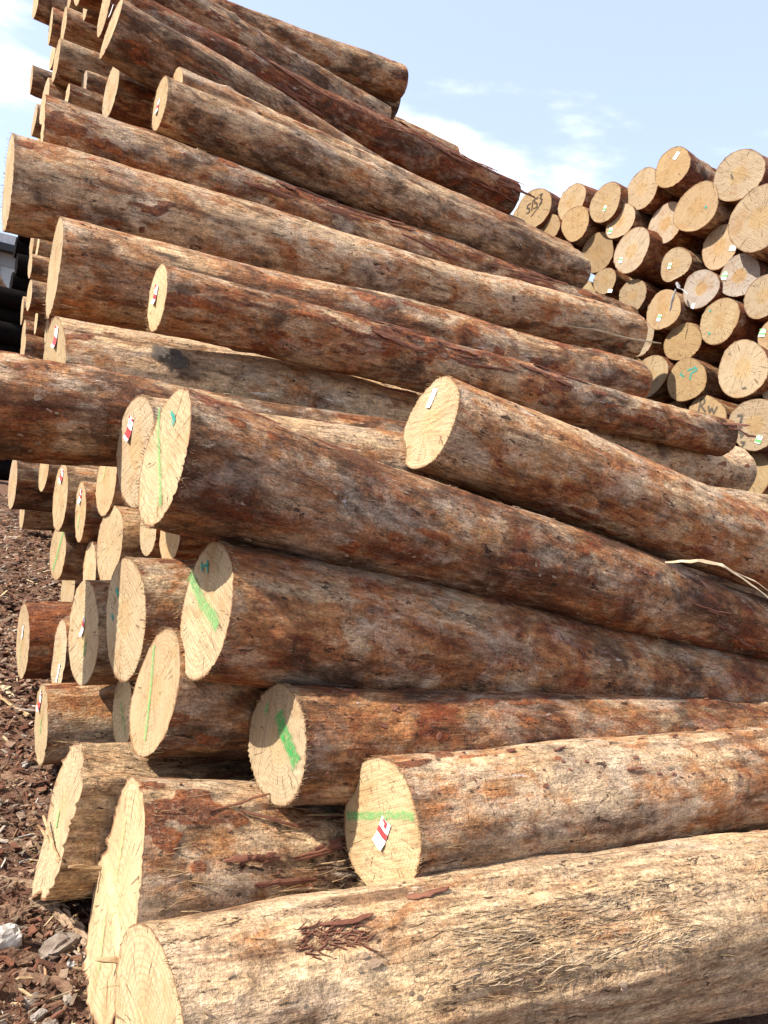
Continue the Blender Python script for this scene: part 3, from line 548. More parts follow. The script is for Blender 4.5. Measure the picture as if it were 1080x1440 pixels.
LABELS = {
    'L1': 'thick tan log lying lowest in front, torn fibres along its side',
    'L2': 'log with green stripe across its pale end and red-and-white tag',
    'B': 'reddish log with broad diagonal green paint stroke on its half-shaded end',
    'A': 'long dark brown log with thin upright green line on its end',
    'A2': 'log with white tag, its end tucked against the end with green line',
    'C': 'tilted brown log with white tag on its edge, midway up the right side',
    'Z': 'dark stained log running off the left edge of the picture',
    'Y': 'log with one round dark knot stain near its left end',
    'X': 'slim log with tagged end lying over the thicker log below the big bare one',
    'W': 'thick log with narrow streaked end at left, below the largest leftmost log',
    'U': 'biggest log jutting furthest left, pale stringy sliver under its right end',
    'S': 'log with dark reddish left tip, right above the log jutting furthest left',
    'Q': 'log with small red tag on its oval end, upper middle of near pile',
    'Q2': 'thin greyish log just behind the upper middle log with red tag',
    'P': 'steeply slanting dark log with thin tagged edge at the upper left',
    'O': 'red streaked log whose cut right end stands against the white cloud',
    'N1': 'grey-brown log lying under the topmost log of the near pile',
    'M': 'topmost log of the near pile, its right end against blue sky',
    'M2': 'short dark log tip showing beneath the topmost log',
    'a': 'log cut off by the top left corner, its underside reddish',
    'b': 'log with hardly visible end sticking out left under the top left corner log',
    'c': 'tan log behind the steep dark log, its thin pale edge near top left',
    'c2': 'pale log end cut by the top edge, left of the narrow pale wedge',
    'd': 'narrow pale wedge of a log end at the top edge beside the steep log',
    'e': 'stout log with pale sliver end, left of the steep dark log',
    'f': 'small lone log sticking out leftmost against white sky',
    'f2': 'grey sliver of log end behind the stout log at upper left',
    'g': 'long thin leaning log end left of the log with dark reddish tip',
    'h': 'tiny pale log end in the dark gap at upper left',
    'i': 'log with greyish end in the gap above the log with dark reddish tip',
    'j': 'dark red log with slanting sliver end under the steep dark log',
    'k': 'pair-like thin log edge against white sky above the leftmost big log',
    'l': 'little log end peeping just above the leftmost big log',
    'm1': 'pale log end tucked left of the upper middle log with red tag',
    'm2': 'tiny log end corner below left of the upper middle red tag',
    'n1': 'upper pale log end in the narrow gap beside the black far stack',
    'n2': 'log with oval pale end at the gap beside the black far stack',
    'n3': 'short pale log end squeezed behind the thick streaked-end log',
    'n4': 'leaning tan log end halfway down the gap beside the black stack',
    'n5': 'lower left log edge touching the black far stack',
    'n6': 'pair of bright slits of log end in the gap by the black stack',
    'n7': 'log with whitish edge low in the gap by the black stack',
    'n9': 'bright narrow log end left of the log with round knot stain',
    'n10': 'short tan log right above the log running off the left edge',
    'n11': 'log end hiding under the end of the log with round knot stain',
    'p1': 'dim brown log end in deep shade at the far left of the ground',
    'p2': 'greyish log end tip under the log running off the left edge',
    'p3': 'pale upright log end hanging beneath the log running off the left edge',
    'p4': 'half-shaded rounded log end behind the small log on the ground',
    'p5': 'small log lying alone on the ground, bright yellow end, far left',
    'p6': 'log with white tag at the top of its tall thin end, lower left',
    'p7': 'log end with tag and green smear, lower left',
    'p8': 'olive green painted log end overhanging the chip-strewn ground',
    'p9': 'orange-tan log end below the end with green line, greenish scrawl',
    'p10': 'log with clean pale slender end above the half-shaded grey end',
    'p11': 'narrow pale sliver of log end under the long dark brown log',
    'p12': 'orange log end half hidden under the long dark brown log',
    'p13': 'pale log end with rough brown chips, behind the clean slender end',
    'p14': 'squarish piece of log end under the olive green painted log',
    'p15': 'log still wrapped in rough dark bark lying on the ground at left',
    'p16': 'tall narrow log end with red tag at its centre, left',
    'p17': 'log end with blue-white mark leaning behind the red tagged end',
    'p18': 'large log end mostly in grey shade with lit right rim',
    'p19': 'orange-tan log end with thin upright green line, below the shaded end',
    'p20': 'small log end with bright green stroke tucked behind the orange-tan end',
    'p21': 'stubby tan log with green smear and tag at the edge of the ground',
    'E': 'split log with ragged face, left of the tall cracked face',
    'D': 'tall cracked log face with green vertical line and splintered side',
    'G': 'dark red log with thick dark green stroke on its end',
    'R1': 'sliver of log end left of the end marked 5153',
    'R1b': 'sliver of log end tucked under the end marked 5153',
    'R2': 'log marked 5153 at the left top of the rear stack',
    'R3': 'tan log end right below the one marked 5153',
    'R3b': 'small half-hidden log end with slanted white tag near the end marked 5153',
    'R4': 'tan log end beside 5153, second along the rear stack top edge',
    'R5': 'round grooved log end overlapping the second top log of the rear stack',
    'R6': 'third log along the rear stack top edge, tag low on its end',
    'R7': 'small pale log end under the third top log, tag at lower left',
    'R8': 'deep orange log end at the left flank of the rear stack',
    'R9': 'big pinkish log end with tag left of centre in the rear stack',
    'R10': 'small log end with low white tag just above the near pile logs',
    'R11': 'plain tan log, fourth along the rear stack top edge',
    'R12': 'log with shaggy bark and white tag, highest of the rear stack',
    'R13': 'pale log end with a crack, at the top right of the rear stack',
    'R14': 'large tan log end with brown middle stripe, below the shaggy topmost log',
    'R15': 'whitish pointed log end squeezed left of the large striped end',
    'R16': 'huge elongated log end cut by the right edge, upper right',
    'R17': 'brownish log end with white flap of tag on its right rim',
    'R18': 'small notched heart-shaped log end with tag in the rear stack',
    'R19': 'grey-white log end with dark core next to torn plastic scrap',
    'R20': 'grey log end with round brown core and tag on its left rim',
    'R21': 'plain pale log end cut by the right edge, beside the brown core end',
    'R22': 'tan log with its side showing, left flank of the rear stack',
    'R23': 'tan log end with tag below centre, right of the log showing its side',
    'R24': 'large bright log end with faint speckles in the middle of the rear stack',
    'R25': 'oval yellow log end below left of the large bright speckled end',
    'R26': 'pinkish sliver of log end next to the near pile right tips',
    'R27': 'log end lit above and shaded below, by the near pile right tips',
    'R28': 'log end with green scrawl in the rear stack',
    'R29': 'biggest round pale log end at the right with a dark speck low down',
    'R30': 'small log end with tag cut by the right edge of the picture',
    'R31': 'log end lettered RW in the rear stack',
    'R32': 'log end with grey digits and green printed tag at the right edge',
    'R33': 'yellow log end beside the right tip of the near pile, lowest in rear stack',
    'R34': 'small tip of log end left of the end lettered RW',
    'R35': 'sliver of log at the right edge between the biggest round end and the digits',
    'R36': 'corner of log at the right edge under the end with grey digits',
    'F1': 'small yellow log end by the far grey shed',
    'F2': 'pale log lying highest by the far grey shed',
    'H0': 'log buried inside the near pile behind the front logs',
    'H1': 'log buried inside the near pile behind the front logs',
    'H2': 'log buried inside the near pile behind the front logs',
    'H3': 'log buried inside the near pile behind the front logs',
    'H4': 'log buried inside the near pile behind the front logs',
    'H5': 'log buried inside the near pile behind the front logs',
    'H6': 'log buried inside the near pile behind the front logs',
    'H7': 'log buried inside the near pile behind the front logs',
    'H8': 'log buried inside the near pile behind the front logs',
    'H9': 'log buried inside the near pile behind the front logs',
    'H10': 'log buried inside the near pile behind the front logs',
    'H11': 'log buried inside the near pile behind the front logs',
    'H12': 'log buried inside the near pile behind the front logs',
    'H13': 'log buried inside the near pile behind the front logs',
    'H14': 'log buried inside the near pile behind the front logs',
    'H15': 'log buried inside the near pile behind the front logs',
    'H16': 'log buried inside the near pile behind the front logs',
    'H17': 'log buried inside the near pile behind the front logs',
    'H18': 'log buried inside the near pile behind the front logs',
    'H19': 'log buried inside the near pile behind the front logs',
    'H20': 'log buried inside the near pile behind the front logs',
    'H21': 'log buried inside the near pile behind the front logs',
    'H22': 'log buried inside the near pile behind the front logs',
    'H23': 'log buried inside the near pile behind the front logs',
    'H24': 'log buried inside the near pile behind the front logs',
    'H25': 'log buried inside the near pile behind the front logs',
    'H26': 'log buried inside the near pile behind the front logs',
    'H27': 'log buried inside the near pile behind the front logs',
    'H28': 'log buried inside the near pile behind the front logs',
    'H29': 'log buried inside the near pile behind the front logs',
    'H30': 'log buried inside the near pile behind the front logs',
    'H31': 'log buried inside the near pile behind the front logs',
    'H32': 'log buried inside the near pile behind the front logs',
    'H33': 'log buried inside the near pile behind the front logs',
    'H34': 'log buried inside the near pile behind the front logs',
    'H35': 'log buried inside the near pile behind the front logs',
    'H36': 'log buried inside the near pile behind the front logs',
    'H37': 'log buried inside the near pile behind the front logs',
    'H38': 'log buried inside the near pile behind the front logs',
    'K0': 'log coloured black for shade in the far stack beyond the near pile',
    'K1': 'log coloured black for shade in the far stack beyond the near pile',
    'K2': 'log coloured black for shade in the far stack beyond the near pile',
    'K3': 'log coloured black for shade in the far stack beyond the near pile',
    'K4': 'log coloured black for shade in the far stack beyond the near pile',
    'K5': 'log coloured black for shade in the far stack beyond the near pile',
    'K6': 'log coloured black for shade in the far stack beyond the near pile',
    'K7': 'log coloured black for shade in the far stack beyond the near pile',
    'K8': 'log coloured black for shade in the far stack beyond the near pile',
    'K9': 'log coloured black for shade in the far stack beyond the near pile',
    'K10': 'log coloured black for shade in the far stack beyond the near pile',
    'K11': 'log coloured black for shade in the far stack beyond the near pile',
    'K12': 'log coloured black for shade in the far stack beyond the near pile',
    'K13': 'log coloured black for shade in the far stack beyond the near pile',
    'K14': 'log coloured black for shade in the far stack beyond the near pile',
    'K15': 'log coloured black for shade in the far stack beyond the near pile',
    'T0': 'log at the hidden foot of the rear stack behind the near pile',
    'T1': 'log at the hidden foot of the rear stack behind the near pile',
    'T2': 'log at the hidden foot of the rear stack behind the near pile',
    'T3': 'log at the hidden foot of the rear stack behind the near pile',
    'T4': 'log at the hidden foot of the rear stack behind the near pile',
    'T5': 'log at the hidden foot of the rear stack behind the near pile',
    'T6': 'log at the hidden foot of the rear stack behind the near pile',
    'T7': 'log at the hidden foot of the rear stack behind the near pile',
    'T8': 'log at the hidden foot of the rear stack behind the near pile',
    'T9': 'log at the hidden foot of the rear stack behind the near pile',
    'T10': 'log at the hidden foot of the rear stack behind the near pile',
    'T11': 'log at the hidden foot of the rear stack behind the near pile',
    'T12': 'log at the hidden foot of the rear stack behind the near pile',
    'T13': 'log at the hidden foot of the rear stack behind the near pile',
    'T14': 'log at the hidden foot of the rear stack behind the near pile',
    'T15': 'log at the hidden foot of the rear stack behind the near pile',
    'T16': 'log at the hidden foot of the rear stack behind the near pile',
    'T17': 'log at the hidden foot of the rear stack behind the near pile',
    'T18': 'log at the hidden foot of the rear stack behind the near pile',
    'T19': 'log at the hidden foot of the rear stack behind the near pile',
    'T20': 'log at the hidden foot of the rear stack behind the near pile',
    'T21': 'log at the hidden foot of the rear stack behind the near pile',
    'T22': 'log at the hidden foot of the rear stack behind the near pile',
    'T23': 'log at the hidden foot of the rear stack behind the near pile',
    'T24': 'log at the hidden foot of the rear stack behind the near pile',
    'T25': 'log at the hidden foot of the rear stack behind the near pile',
    'T26': 'log at the hidden foot of the rear stack behind the near pile',
    'T27': 'log at the hidden foot of the rear stack behind the near pile',
    'T28': 'log at the hidden foot of the rear stack behind the near pile',
    'T29': 'log at the hidden foot of the rear stack behind the near pile',
    'T30': 'log at the hidden foot of the rear stack behind the near pile',
    'T31': 'log at the hidden foot of the rear stack behind the near pile',
    'T32': 'log at the hidden foot of the rear stack behind the near pile',
    'T33': 'log at the hidden foot of the rear stack behind the near pile',
    'T34': 'log at the hidden foot of the rear stack behind the near pile',
    'T35': 'log at the hidden foot of the rear stack behind the near pile',
    'T36': 'log at the hidden foot of the rear stack behind the near pile',
    'T37': 'log at the hidden foot of the rear stack behind the near pile',
    'T38': 'log at the hidden foot of the rear stack behind the near pile',
    'T39': 'log at the hidden foot of the rear stack behind the near pile',
    'T40': 'log at the hidden foot of the rear stack behind the near pile',
    'T41': 'log at the hidden foot of the rear stack behind the near pile',
    'T42': 'log at the hidden foot of the rear stack behind the near pile',
    'T43': 'log at the hidden foot of the rear stack behind the near pile',
    'T44': 'log at the hidden foot of the rear stack behind the near pile',
    'T45': 'log at the hidden foot of the rear stack behind the near pile',
    'T46': 'log at the hidden foot of the rear stack behind the near pile',
}
def GROUPS(c):
    if c[0] == 'R': return 'logs of the rear stack'
    if c[0] == 'K': return 'logs of the far stack coloured black for shade'
    if c[0] == 'T': return 'logs buried at the foot of the rear stack'
    if c[0] == 'H': return 'logs buried inside the near pile'
    if c[0] == 'F': return 'logs beside the far shed'
    return 'logs of the near pile'
STROKES = [
    ('L2', [(0.193, -0.061), (0.074, -0.001), (-0.057, 0.066), (-0.137, 0.101)], 0.042, 'g'),
    ('A', [(0.2, 0.163), (0.147, 0.09), (0.045, 0.001), (-0.049, -0.083), (-0.125, -0.155)], 0.042, 'g'),
    ('A', [(0.037, 0.144), (-0.035, 0.119), (-0.018, 0.1)], 0.014, 't'),
    ('A', [(-0.017, 0.139), (0.002, 0.106)], 0.012, 't'),
    ('B', [(0.228, 0.068), (0.137, 0.036), (0.036, 0.003), (-0.052, -0.012), (-0.134, -0.03)], 0.075, 'g'),
    ('B', [(0.145, 0.123), (0.117, 0.095)], 0.012, 't'),
    ('B', [(0.099, 0.138), (0.066, 0.101)], 0.012, 't'),
    ('B', [(0.133, 0.108), (0.079, 0.127)], 0.01, 't'),
    ('G', [(0.057, 0.093), (0.004, 0.05), (-0.062, 0.02), (-0.127, -0.015)], 0.085, 'd'),
    ('G', [(0.125, 0.099), (0.127, 0.038)], 0.03, 'g'),
    ('p19', [(0.137, 0.135), (0.043, 0.023), (-0.025, -0.079), (-0.067, -0.152)], 0.035, 'g'),
    ('p20', [(0.04, 0.044), (-0.032, -0.008), (-0.107, -0.071)], 0.03, 'g'),
    ('p8', [(-0.077, 0.179), (-0.038, 0.068), (0.002, -0.046), (0.048, -0.151)], 0.07, 'g'),
    ('p7', [(0.001, -0.015), (0.03, -0.08), (0.046, -0.13)], 0.06, 'g'),
    ('p18', [(0.135, 0.087), (0.089, 0.063)], 0.03, 't'),
    ('p18', [(0.15, -0.023), (0.107, -0.041)], 0.025, 't'),
    ('p15', [(0.032, -0.011), (0.009, -0.15)], 0.03, 'g'),
    ('p16', [(-0.054, -0.008), (-0.042, -0.092)], 0.05, 'g'),
    ('p21', [(0.026, 0.026), (-0.007, -0.053)], 0.05, 'g'),
    ('D', [(0.138, 0.181), (0.089, 0.087), (0.055, 0.011)], 0.03, 'g'),
    ('D', [(0.04, -0.064), (-0.011, -0.126), (-0.059, -0.187)], 0.035, 'g'),
    ('E', [(0.057, -0.004), (0.003, -0.04)], 0.02, 'g'),
    ('p9', [(0.039, 0.111), (0.056, -0.002)], 0.03, 'g'),
    ('R2', [(0.058, 0.059), (0.1, 0.036), (0.101, -0.011), (0.068, -0.006), (0.055, -0.063), (0.099, -0.077)], 0.02, 'k'),
    ('R2', [(0.033, 0.102), (0.024, -0.048)], 0.018, 'k'),
    ('R2', [(-0.041, 0.129), (0.011, 0.108), (-0.001, 0.051), (-0.034, 0.056), (-0.046, -0.001), (0.006, -0.023)], 0.02, 'k'),
    ('R2', [(-0.047, 0.156), (-0.09, 0.169), (-0.069, 0.107), (-0.106, 0.093), (-0.075, 0.023)], 0.02, 'k'),
    ('R2', [(0.019, -0.124), (-0.114, 0.055)], 0.014, 'k'),
    ('R31', [(0.099, 0.025), (0.095, 0.158), (0.066, 0.173), (0.049, 0.13), (0.081, 0.092), (0.01, 0.028)], 0.028, 'i'),
    ('R31', [(0.002, 0.102), (-0.031, 0.023), (-0.042, 0.082), (-0.079, 0.018), (-0.101, 0.099)], 0.028, 'i'),
    ('R28', [(0.031, 0.108), (-0.032, 0.123), (-0.052, 0.145), (-0.083, 0.115), (-0.025, 0.078), (-0.024, 0.004)], 0.026, 't'),
    ('R28', [(0.087, 0.1), (0.097, 0.063), (0.042, 0.041)], 0.022, 't'),
    ('R32', [(0.19, 0.067), (0.132, 0.076), (0.139, -0.007)], 0.034, 'i'),
    ('R32', [(0.104, -0.033), (0.154, -0.049), (0.139, -0.089), (0.091, -0.107), (0.121, -0.144)], 0.034, 'i'),
    ('R32', [(0.114, -0.184), (0.063, -0.181), (0.089, -0.238)], 0.034, 'i'),
    ('R24', [(0.129, 0.116), (0.109, 0.1)], 0.02, 't'),
    ('R24', [(0.091, -0.117), (0.063, -0.133)], 0.02, 't'),
    ('R14', [(-0.108, -0.012), (-0.13, -0.037)], 0.02, 't'),
    ('R29', [(-0.037, -0.196), (-0.078, -0.189)], 0.02, 'i'),
    ('R13', [(0.078, 0.03), (0.045, -0.026)], 0.02, 'i'),
]
TAGS = [
    ('L2', -0.005, -0.013, 0.052, 0.08, 0.15, 'r'),
    ('A2', 0.104, 0.078, 0.06, 0.095, 0.25, 'r'),
    ('C', 0.055, 0.12, 0.04, 0.09, 0.1, 'w'),
    ('Q', 0.048, -0.006, 0.06, 0.1, 0.2, 'r'),
    ('X', 0.036, 0.02, 0.06, 0.09, 0.2, 'r'),
    ('Y', -0.017, 0.141, 0.07, 0.1, 0.2, 'r'),
    ('p16', 0.012, 0.034, 0.035, 0.085, 0.1, 'r'),
    ('p7', 0.041, 0.097, 0.07, 0.1, 0.2, 'r'),
    ('p6', 0.009, 0.16, 0.08, 0.1, 0.3, 'r'),
    ('p15', -0.003, 0.049, 0.03, 0.08, 0.1, 'w'),
    ('p21', 0.085, 0.083, 0.05, 0.09, 0.1, 'r'),
    ('p17', -0.069, -0.069, 0.03, 0.1, 0.1, 'w'),
    ('P', 0.297, 0.248, 0.04, 0.1, 0.2, 'w'),
    ('R6', -0.015, -0.065, 0.045, 0.07, 0.2, 'g'),
    ('R7', 0.125, -0.083, 0.057, 0.074, 0.2, 'g'),
    ('R9', 0.135, -0.078, 0.049, 0.066, 0.1, 'g'),
    ('R10', -0.107, -0.138, 0.066, 0.041, 0.1, 'w'),
    ('R12', -0.021, 0.123, 0.045, 0.082, 0.5, 'w'),
    ('R3b', -0.023, -0.041, 0.049, 0.082, 0.4, 'w'),
    ('R18', 0.062, -0.008, 0.041, 0.066, 0.1, 'g'),
    ('R17', -0.169, -0.032, 0.074, 0.057, 0.1, 'w'),
    ('R20', 0.158, 0.022, 0.057, 0.082, 0.1, 'g'),
    ('R23', 0.03, -0.075, 0.049, 0.074, 0.2, 'g'),
    ('R32', -0.076, -0.144, 0.061, 0.078, 0.2, 'g'),
    ('R30', 0.115, 0.032, 0.066, 0.074, 0.1, 'g'),
    ('R19', 0.076, -0.174, 0.041, 0.057, 0.3, 'w'),
]


def rnd_style(code, seed):
    r = random.Random(seed * 31 + 5)
    st = dict(red=r.uniform(.35, .62), light=r.uniform(.38, .6), dirt=r.uniform(.38, .6), warm=r.uniform(.1, .5), grey=r.uniform(0, .2), heart=r.uniform(0, .5),
              bark=.10, fibre=0.0, cut=r.uniform(-.06, .04), cutz=r.uniform(-.04, .04), fray=.004, ridge=1.0, bend=r.uniform(-.02, .02), oval=r.uniform(.0, .05))
    if code[0] == 'R': st.update(lobe=r.uniform(0, .035), oval=r.uniform(.01, .08), bark=.45, red=r.uniform(.45, .75), light=r.uniform(.3, .55), dirt=r.uniform(.4, .65), fray=.012)
    st.update(STYLE.get(code, {}))
    return st

def log_frame(P0, P1):
    x = (Vector(P1) - Vector(P0)).normalized(); z = Vector((0, 0, 1)); y = z.cross(x).normalized(); z = x.cross(y)
    m = Matrix((x, y, z)).transposed().to_4x4(); m.translation = Vector(P0); return m

LOGS = {}
M_SHADE = make_plain('shade_black_bark', (0.006, 0.005, 0.005), (0.010, 0.008, 0.007), 12); M_SHADE.node_tree.nodes['Principled BSDF'].inputs['Specular IOR Level'].default_value = 0.02  # near-black stands for the far stack's shade, painted into the colour
def build_log(code, P0, P1, r0, r1, q, seed):
    st = rnd_style(code, seed)
    Lg = (Vector(P1) - Vector(P0)).length
    nL, nA, nR = {0: (300, 144, 26), 1: (130, 72, 14), 2: (60, 56, 12), 3: (16, 28, 5)}[q]
    rng = np.random.RandomState(seed + 11)
    u = np.linspace(0, 1, nL + 1) ** 1.0 * Lg
    a = np.arange(nA) / nA * 2 * np.pi
    U, A = np.meshgrid(u, a, indexing='ij')
    T01 = A / (2 * np.pi)
    base = r0 + (r1 - r0) * U / Lg
    ph = rng.rand(6) * 6.28
    R = base * (1 + st['oval'] * np.cos(2 * (A - ph[0])) + (.020 + st.get('lobe', 0)) * np.cos(3 * A + ph[1] + U * .25) + (.012 + .5 * st.get('lobe', 0)) * np.cos(5 * A + ph[2] - U * .4))
    if 'notch' in st: R *= 1 - .28 * np.exp(-(((A - st['notch'] + np.pi) % (2 * np.pi) - np.pi) / .28) ** 2)
    R += .042 * base / .2 * (vn(U * .9 + 3, T01 * 3, seed, 3) - .5) + .016 * (vn(U * 2.6, T01 * 6, seed + 1, 6) - .5)
    R += .008 * (fbm(U * 6, T01 * 12, seed + 2, 12, 3) - .5)
    for k in range(rng.randint(4, 10)):            # knots
        ku, ka, s = rng.rand() * Lg, rng.rand() * 6.28, .03 + .03 * rng.rand()
        da = (A - ka + np.pi) % (2 * np.pi) - np.pi
        d2 = ((U - ku) ** 2 + (da * base) ** 2) / s ** 2
        R += .018 * np.exp(-d2) * (1 if rng.rand() < .7 else -.7)
    if 'flute' in st: R *= 1 + st['flute'] * (vn(U * .5 + 2, T01 * 9, seed + 15, 9) - .55) * 2
    barkm = np.zeros_like(R); fibm = np.zeros_like(R)
    if q <= 2:
        R += .0045 * st['ridge'] * (vn(U * 5, T01 * 40, seed + 4, 40) - .5) + .003 * (vn(U * 22, T01 * 30, seed + 6, 30) - .5)
        if st['bark'] > 0:
            bn = fbm(U * 1.0, T01 * 8, seed + 5, 8, 4) * .5 + .3 * vn(U * 5, T01 * 24, seed + 8, 24) + .2 * vn(U * 14, T01 * 40, seed + 14, 40)
            thr = np.quantile(bn, 1 - st['bark'])
            barkm = sstep(thr, thr + .03, bn)
            R += barkm * (.0035 + .006 * vn(U * 12, T01 * 36, seed + 9, 36))
        if st['fibre'] > 0:
            fn = fbm(U * 1.1 + 5, T01 * 4, seed + 10, 4, 3)
            for (fu, fa, su, sa) in st.get('torn', []):
                da = (A - fa + np.pi) % (2 * np.pi) - np.pi
                fn = fn * .5 + .9 * np.exp(-((U - fu) / su) ** 2 - (da / sa) ** 2) if True else fn
            thr = np.quantile(fn, 1 - st['fibre'])
            fibm = sstep(thr, thr + .08, fn)
            rg = vn(U * 2.2, T01 * 26, seed + 12, 26) + .6 * vn(U * 6, T01 * 60, seed + 13, 60)
            R += fibm * .016 * st['ridge'] * (rg - .9)
    Rs = R[:8].mean(0); Rs = sum(np.roll(Rs, k) for k in range(-4, 5)) / 9; wv_ = np.clip(U / .12, 0, 1)
    R = R * (.12 + .88 * wv_) + Rs[None] * (.88 - .88 * wv_)
    Y = R * np.cos(A); Z = R * np.sin(A)
    bend = st['bend'] * np.sin(np.pi * U / Lg)
    Y = Y + bend; Z = Z + .6 * bend
    X = U - (st['cut'] * Y - st['cutz'] * Z) * np.clip(1 - U / .6, 0, 1)
    for (z0, dx, wz) in st.get('steps', []):
        X[:3] += (dx * sstep(z0 + wz, z0 - wz, Z[:3])) * np.array([[1], [.98], [.96]])
    fr = rng.rand(nA); X[0] -= st['fray'] * 1.2 * (fr ** 5); X[0] += st['fray'] * .2 * (vn(np.zeros(nA), T01[0] * 24, seed, 24) - .5)
    V = np.stack([X, Y, Z], -1).reshape(-1, 3)
    i = np.arange(nL)[:, None] * nA; j = np.arange(nA)[None, :]; jn = (j + 1) % nA
    F = np.stack([i + j, i + jn, i + nA + jn, i + nA + j], -1).reshape(-1, 4)[:, ::-1]
    root = bpy.data.objects.new('felled_log', None); COL.objects.link(root); root.empty_display_size = .1
    root.matrix_world = log_frame(P0, P1)
    ob = obj('bark', mesh_np('bark', V, F, None, {'bark': barkm.ravel(), 'fibre': fibm.ravel()}), M_BARK, root, color=(st['red'], st['light'], st['dirt'], 1))
    # sawn ends
    ME = M_END2 if code[0] in 'RFT' else M_END
    def endcap(k, flip):
        bx, by, bz = X[k], Y[k], Z[k]; cy, cz = by.mean(), bz.mean()
        rr = np.linspace(0, 1, nR + 1)[1:] ** .9
        RR, JJ = np.meshgrid(rr, np.arange(nA), indexing='ij')
        yy = cy + (by[JJ] - cy) * RR; zz = cz + (bz[JJ] - cz) * RR
        cx = u[0] if k == 0 else u[-1]
        xx = (cx - (st['cut'] * yy - st['cutz'] * zz) if k == 0 else np.full_like(yy, cx))
        if k == 0:
            for (z0, dx, wz) in st.get('steps', []): xx = xx + dx * sstep(z0 + wz, z0 - wz, zz)
            rel = .0045 * (fbm(yy * 9 + 20, (zz * 9 + 20) % 64, seed + 3, 64, 3) - .5)
            ca, sa = math.cos(ph[4]), math.sin(ph[4]); rel = rel + .0012 * np.sign(np.sin((yy * ca + zz * sa) * 210)) * (vn(yy * 14 + 9, zz * 14 + 9, seed + 2) > .55)
            xx = xx + rel * np.clip((1 - RR) * 8, 0, 1)
            w = np.clip((RR - .9) / .1, 0, 1); xx = xx * (1 - w) + bx[JJ] * w
        else:
            xx[-1] = bx
        VV = np.concatenate([[[xx[0].mean(), cy, cz]], np.stack([xx, yy, zz], -1).reshape(-1, 3)])
        i2 = 1 + np.arange(nR - 1)[:, None] * nA; 
        Q = np.stack([i2 + j, i2 + nA + j, i2 + nA + jn, i2 + jn], -1).reshape(-1, 4)
        T3 = np.stack([np.zeros(nA, int), 1 + np.arange(nA), 1 + (np.arange(nA) + 1) % nA], -1)
        if k == 0: T3 = T3[:, ::-1]; Q = Q[:, ::-1]
        radv = np.concatenate([[0], RR.ravel()])
        return mesh_np('sawn_end', VV, Q, T3, {'rad': radv})
    e0 = obj('sawn_end', endcap(0, False), ME, root, color=(st['warm'], st['grey'], st['heart'], 1))
    e1 = obj('sawn_end', endcap(-1, True), ME, root, color=(st['warm'], st['grey'], st['heart'], 1))
    if code[0] == 'K':  # far stack: bark and sawn ends both get the painted shade colour
        for c_ in (ob, e0, e1): c_.data.materials.clear(); c_.data.materials.append(M_SHADE)
    tag(root, LABELS.get(code, 'felled log'), 'log', GROUPS(code))
    LOGS[code] = dict(root=root, st=st, r0=r0, L=Lg, e0=e0, bark=ob, A=a, ring=(Y, Z, U), q=q)
    return root

for k, (code, P0, P1, r0, r1, q) in enumerate(DATA):
    build_log(code, P0, P1, r0, r1, q, k * 7 + 3)

def face_x(code, y, z, lift=.0035):
    st = LOGS[code]['st']; x = -(st['cut'] * y - st['cutz'] * z)
    for (z0, dx, wz) in st.get('steps', []): x += dx * float(sstep(z0 + wz, z0 - wz, np.array(z)))
    return x - lift

def stroke(code, pts, width, mat, name='paint_mark'):
    """ribbon painted on the left sawn face; pts in metres (y, z) from the pith"""
    P = [Vector((p[0], p[1])) for p in pts]; V = []; Fq = []; E = []
    S = []
    for p, q_ in zip(P[:-1], P[1:]):
        n = max(1, int((q_ - p).length / .012))
        S += [p.lerp(q_, t / n) for t in range(n)]
    S.append(P[-1])
    for k, p in enumerate(S):
        d = (S[min(k + 1, len(S) - 1)] - S[max(k - 1, 0)]).normalized(); nrm = Vector((-d.y, d.x))
        for t in (-1, -.4, .4, 1):
            y, z = p + nrm * t * width / 2; V.append((face_x(code, y, z), y, z)); E.append((1 - abs(t) if k not in (0, len(S) - 1) else 0) if width > .02 else 1)
        if k:
            b = (k - 1) * 4
            for c in range(3): Fq.append((b + c, b + c + 1, b + 5 + c, b + 4 + c))
    return obj(name, mesh_np(name, V, np.array(Fq), None, {'edge': np.array(E)}), mat, LOGS[code]['root'])

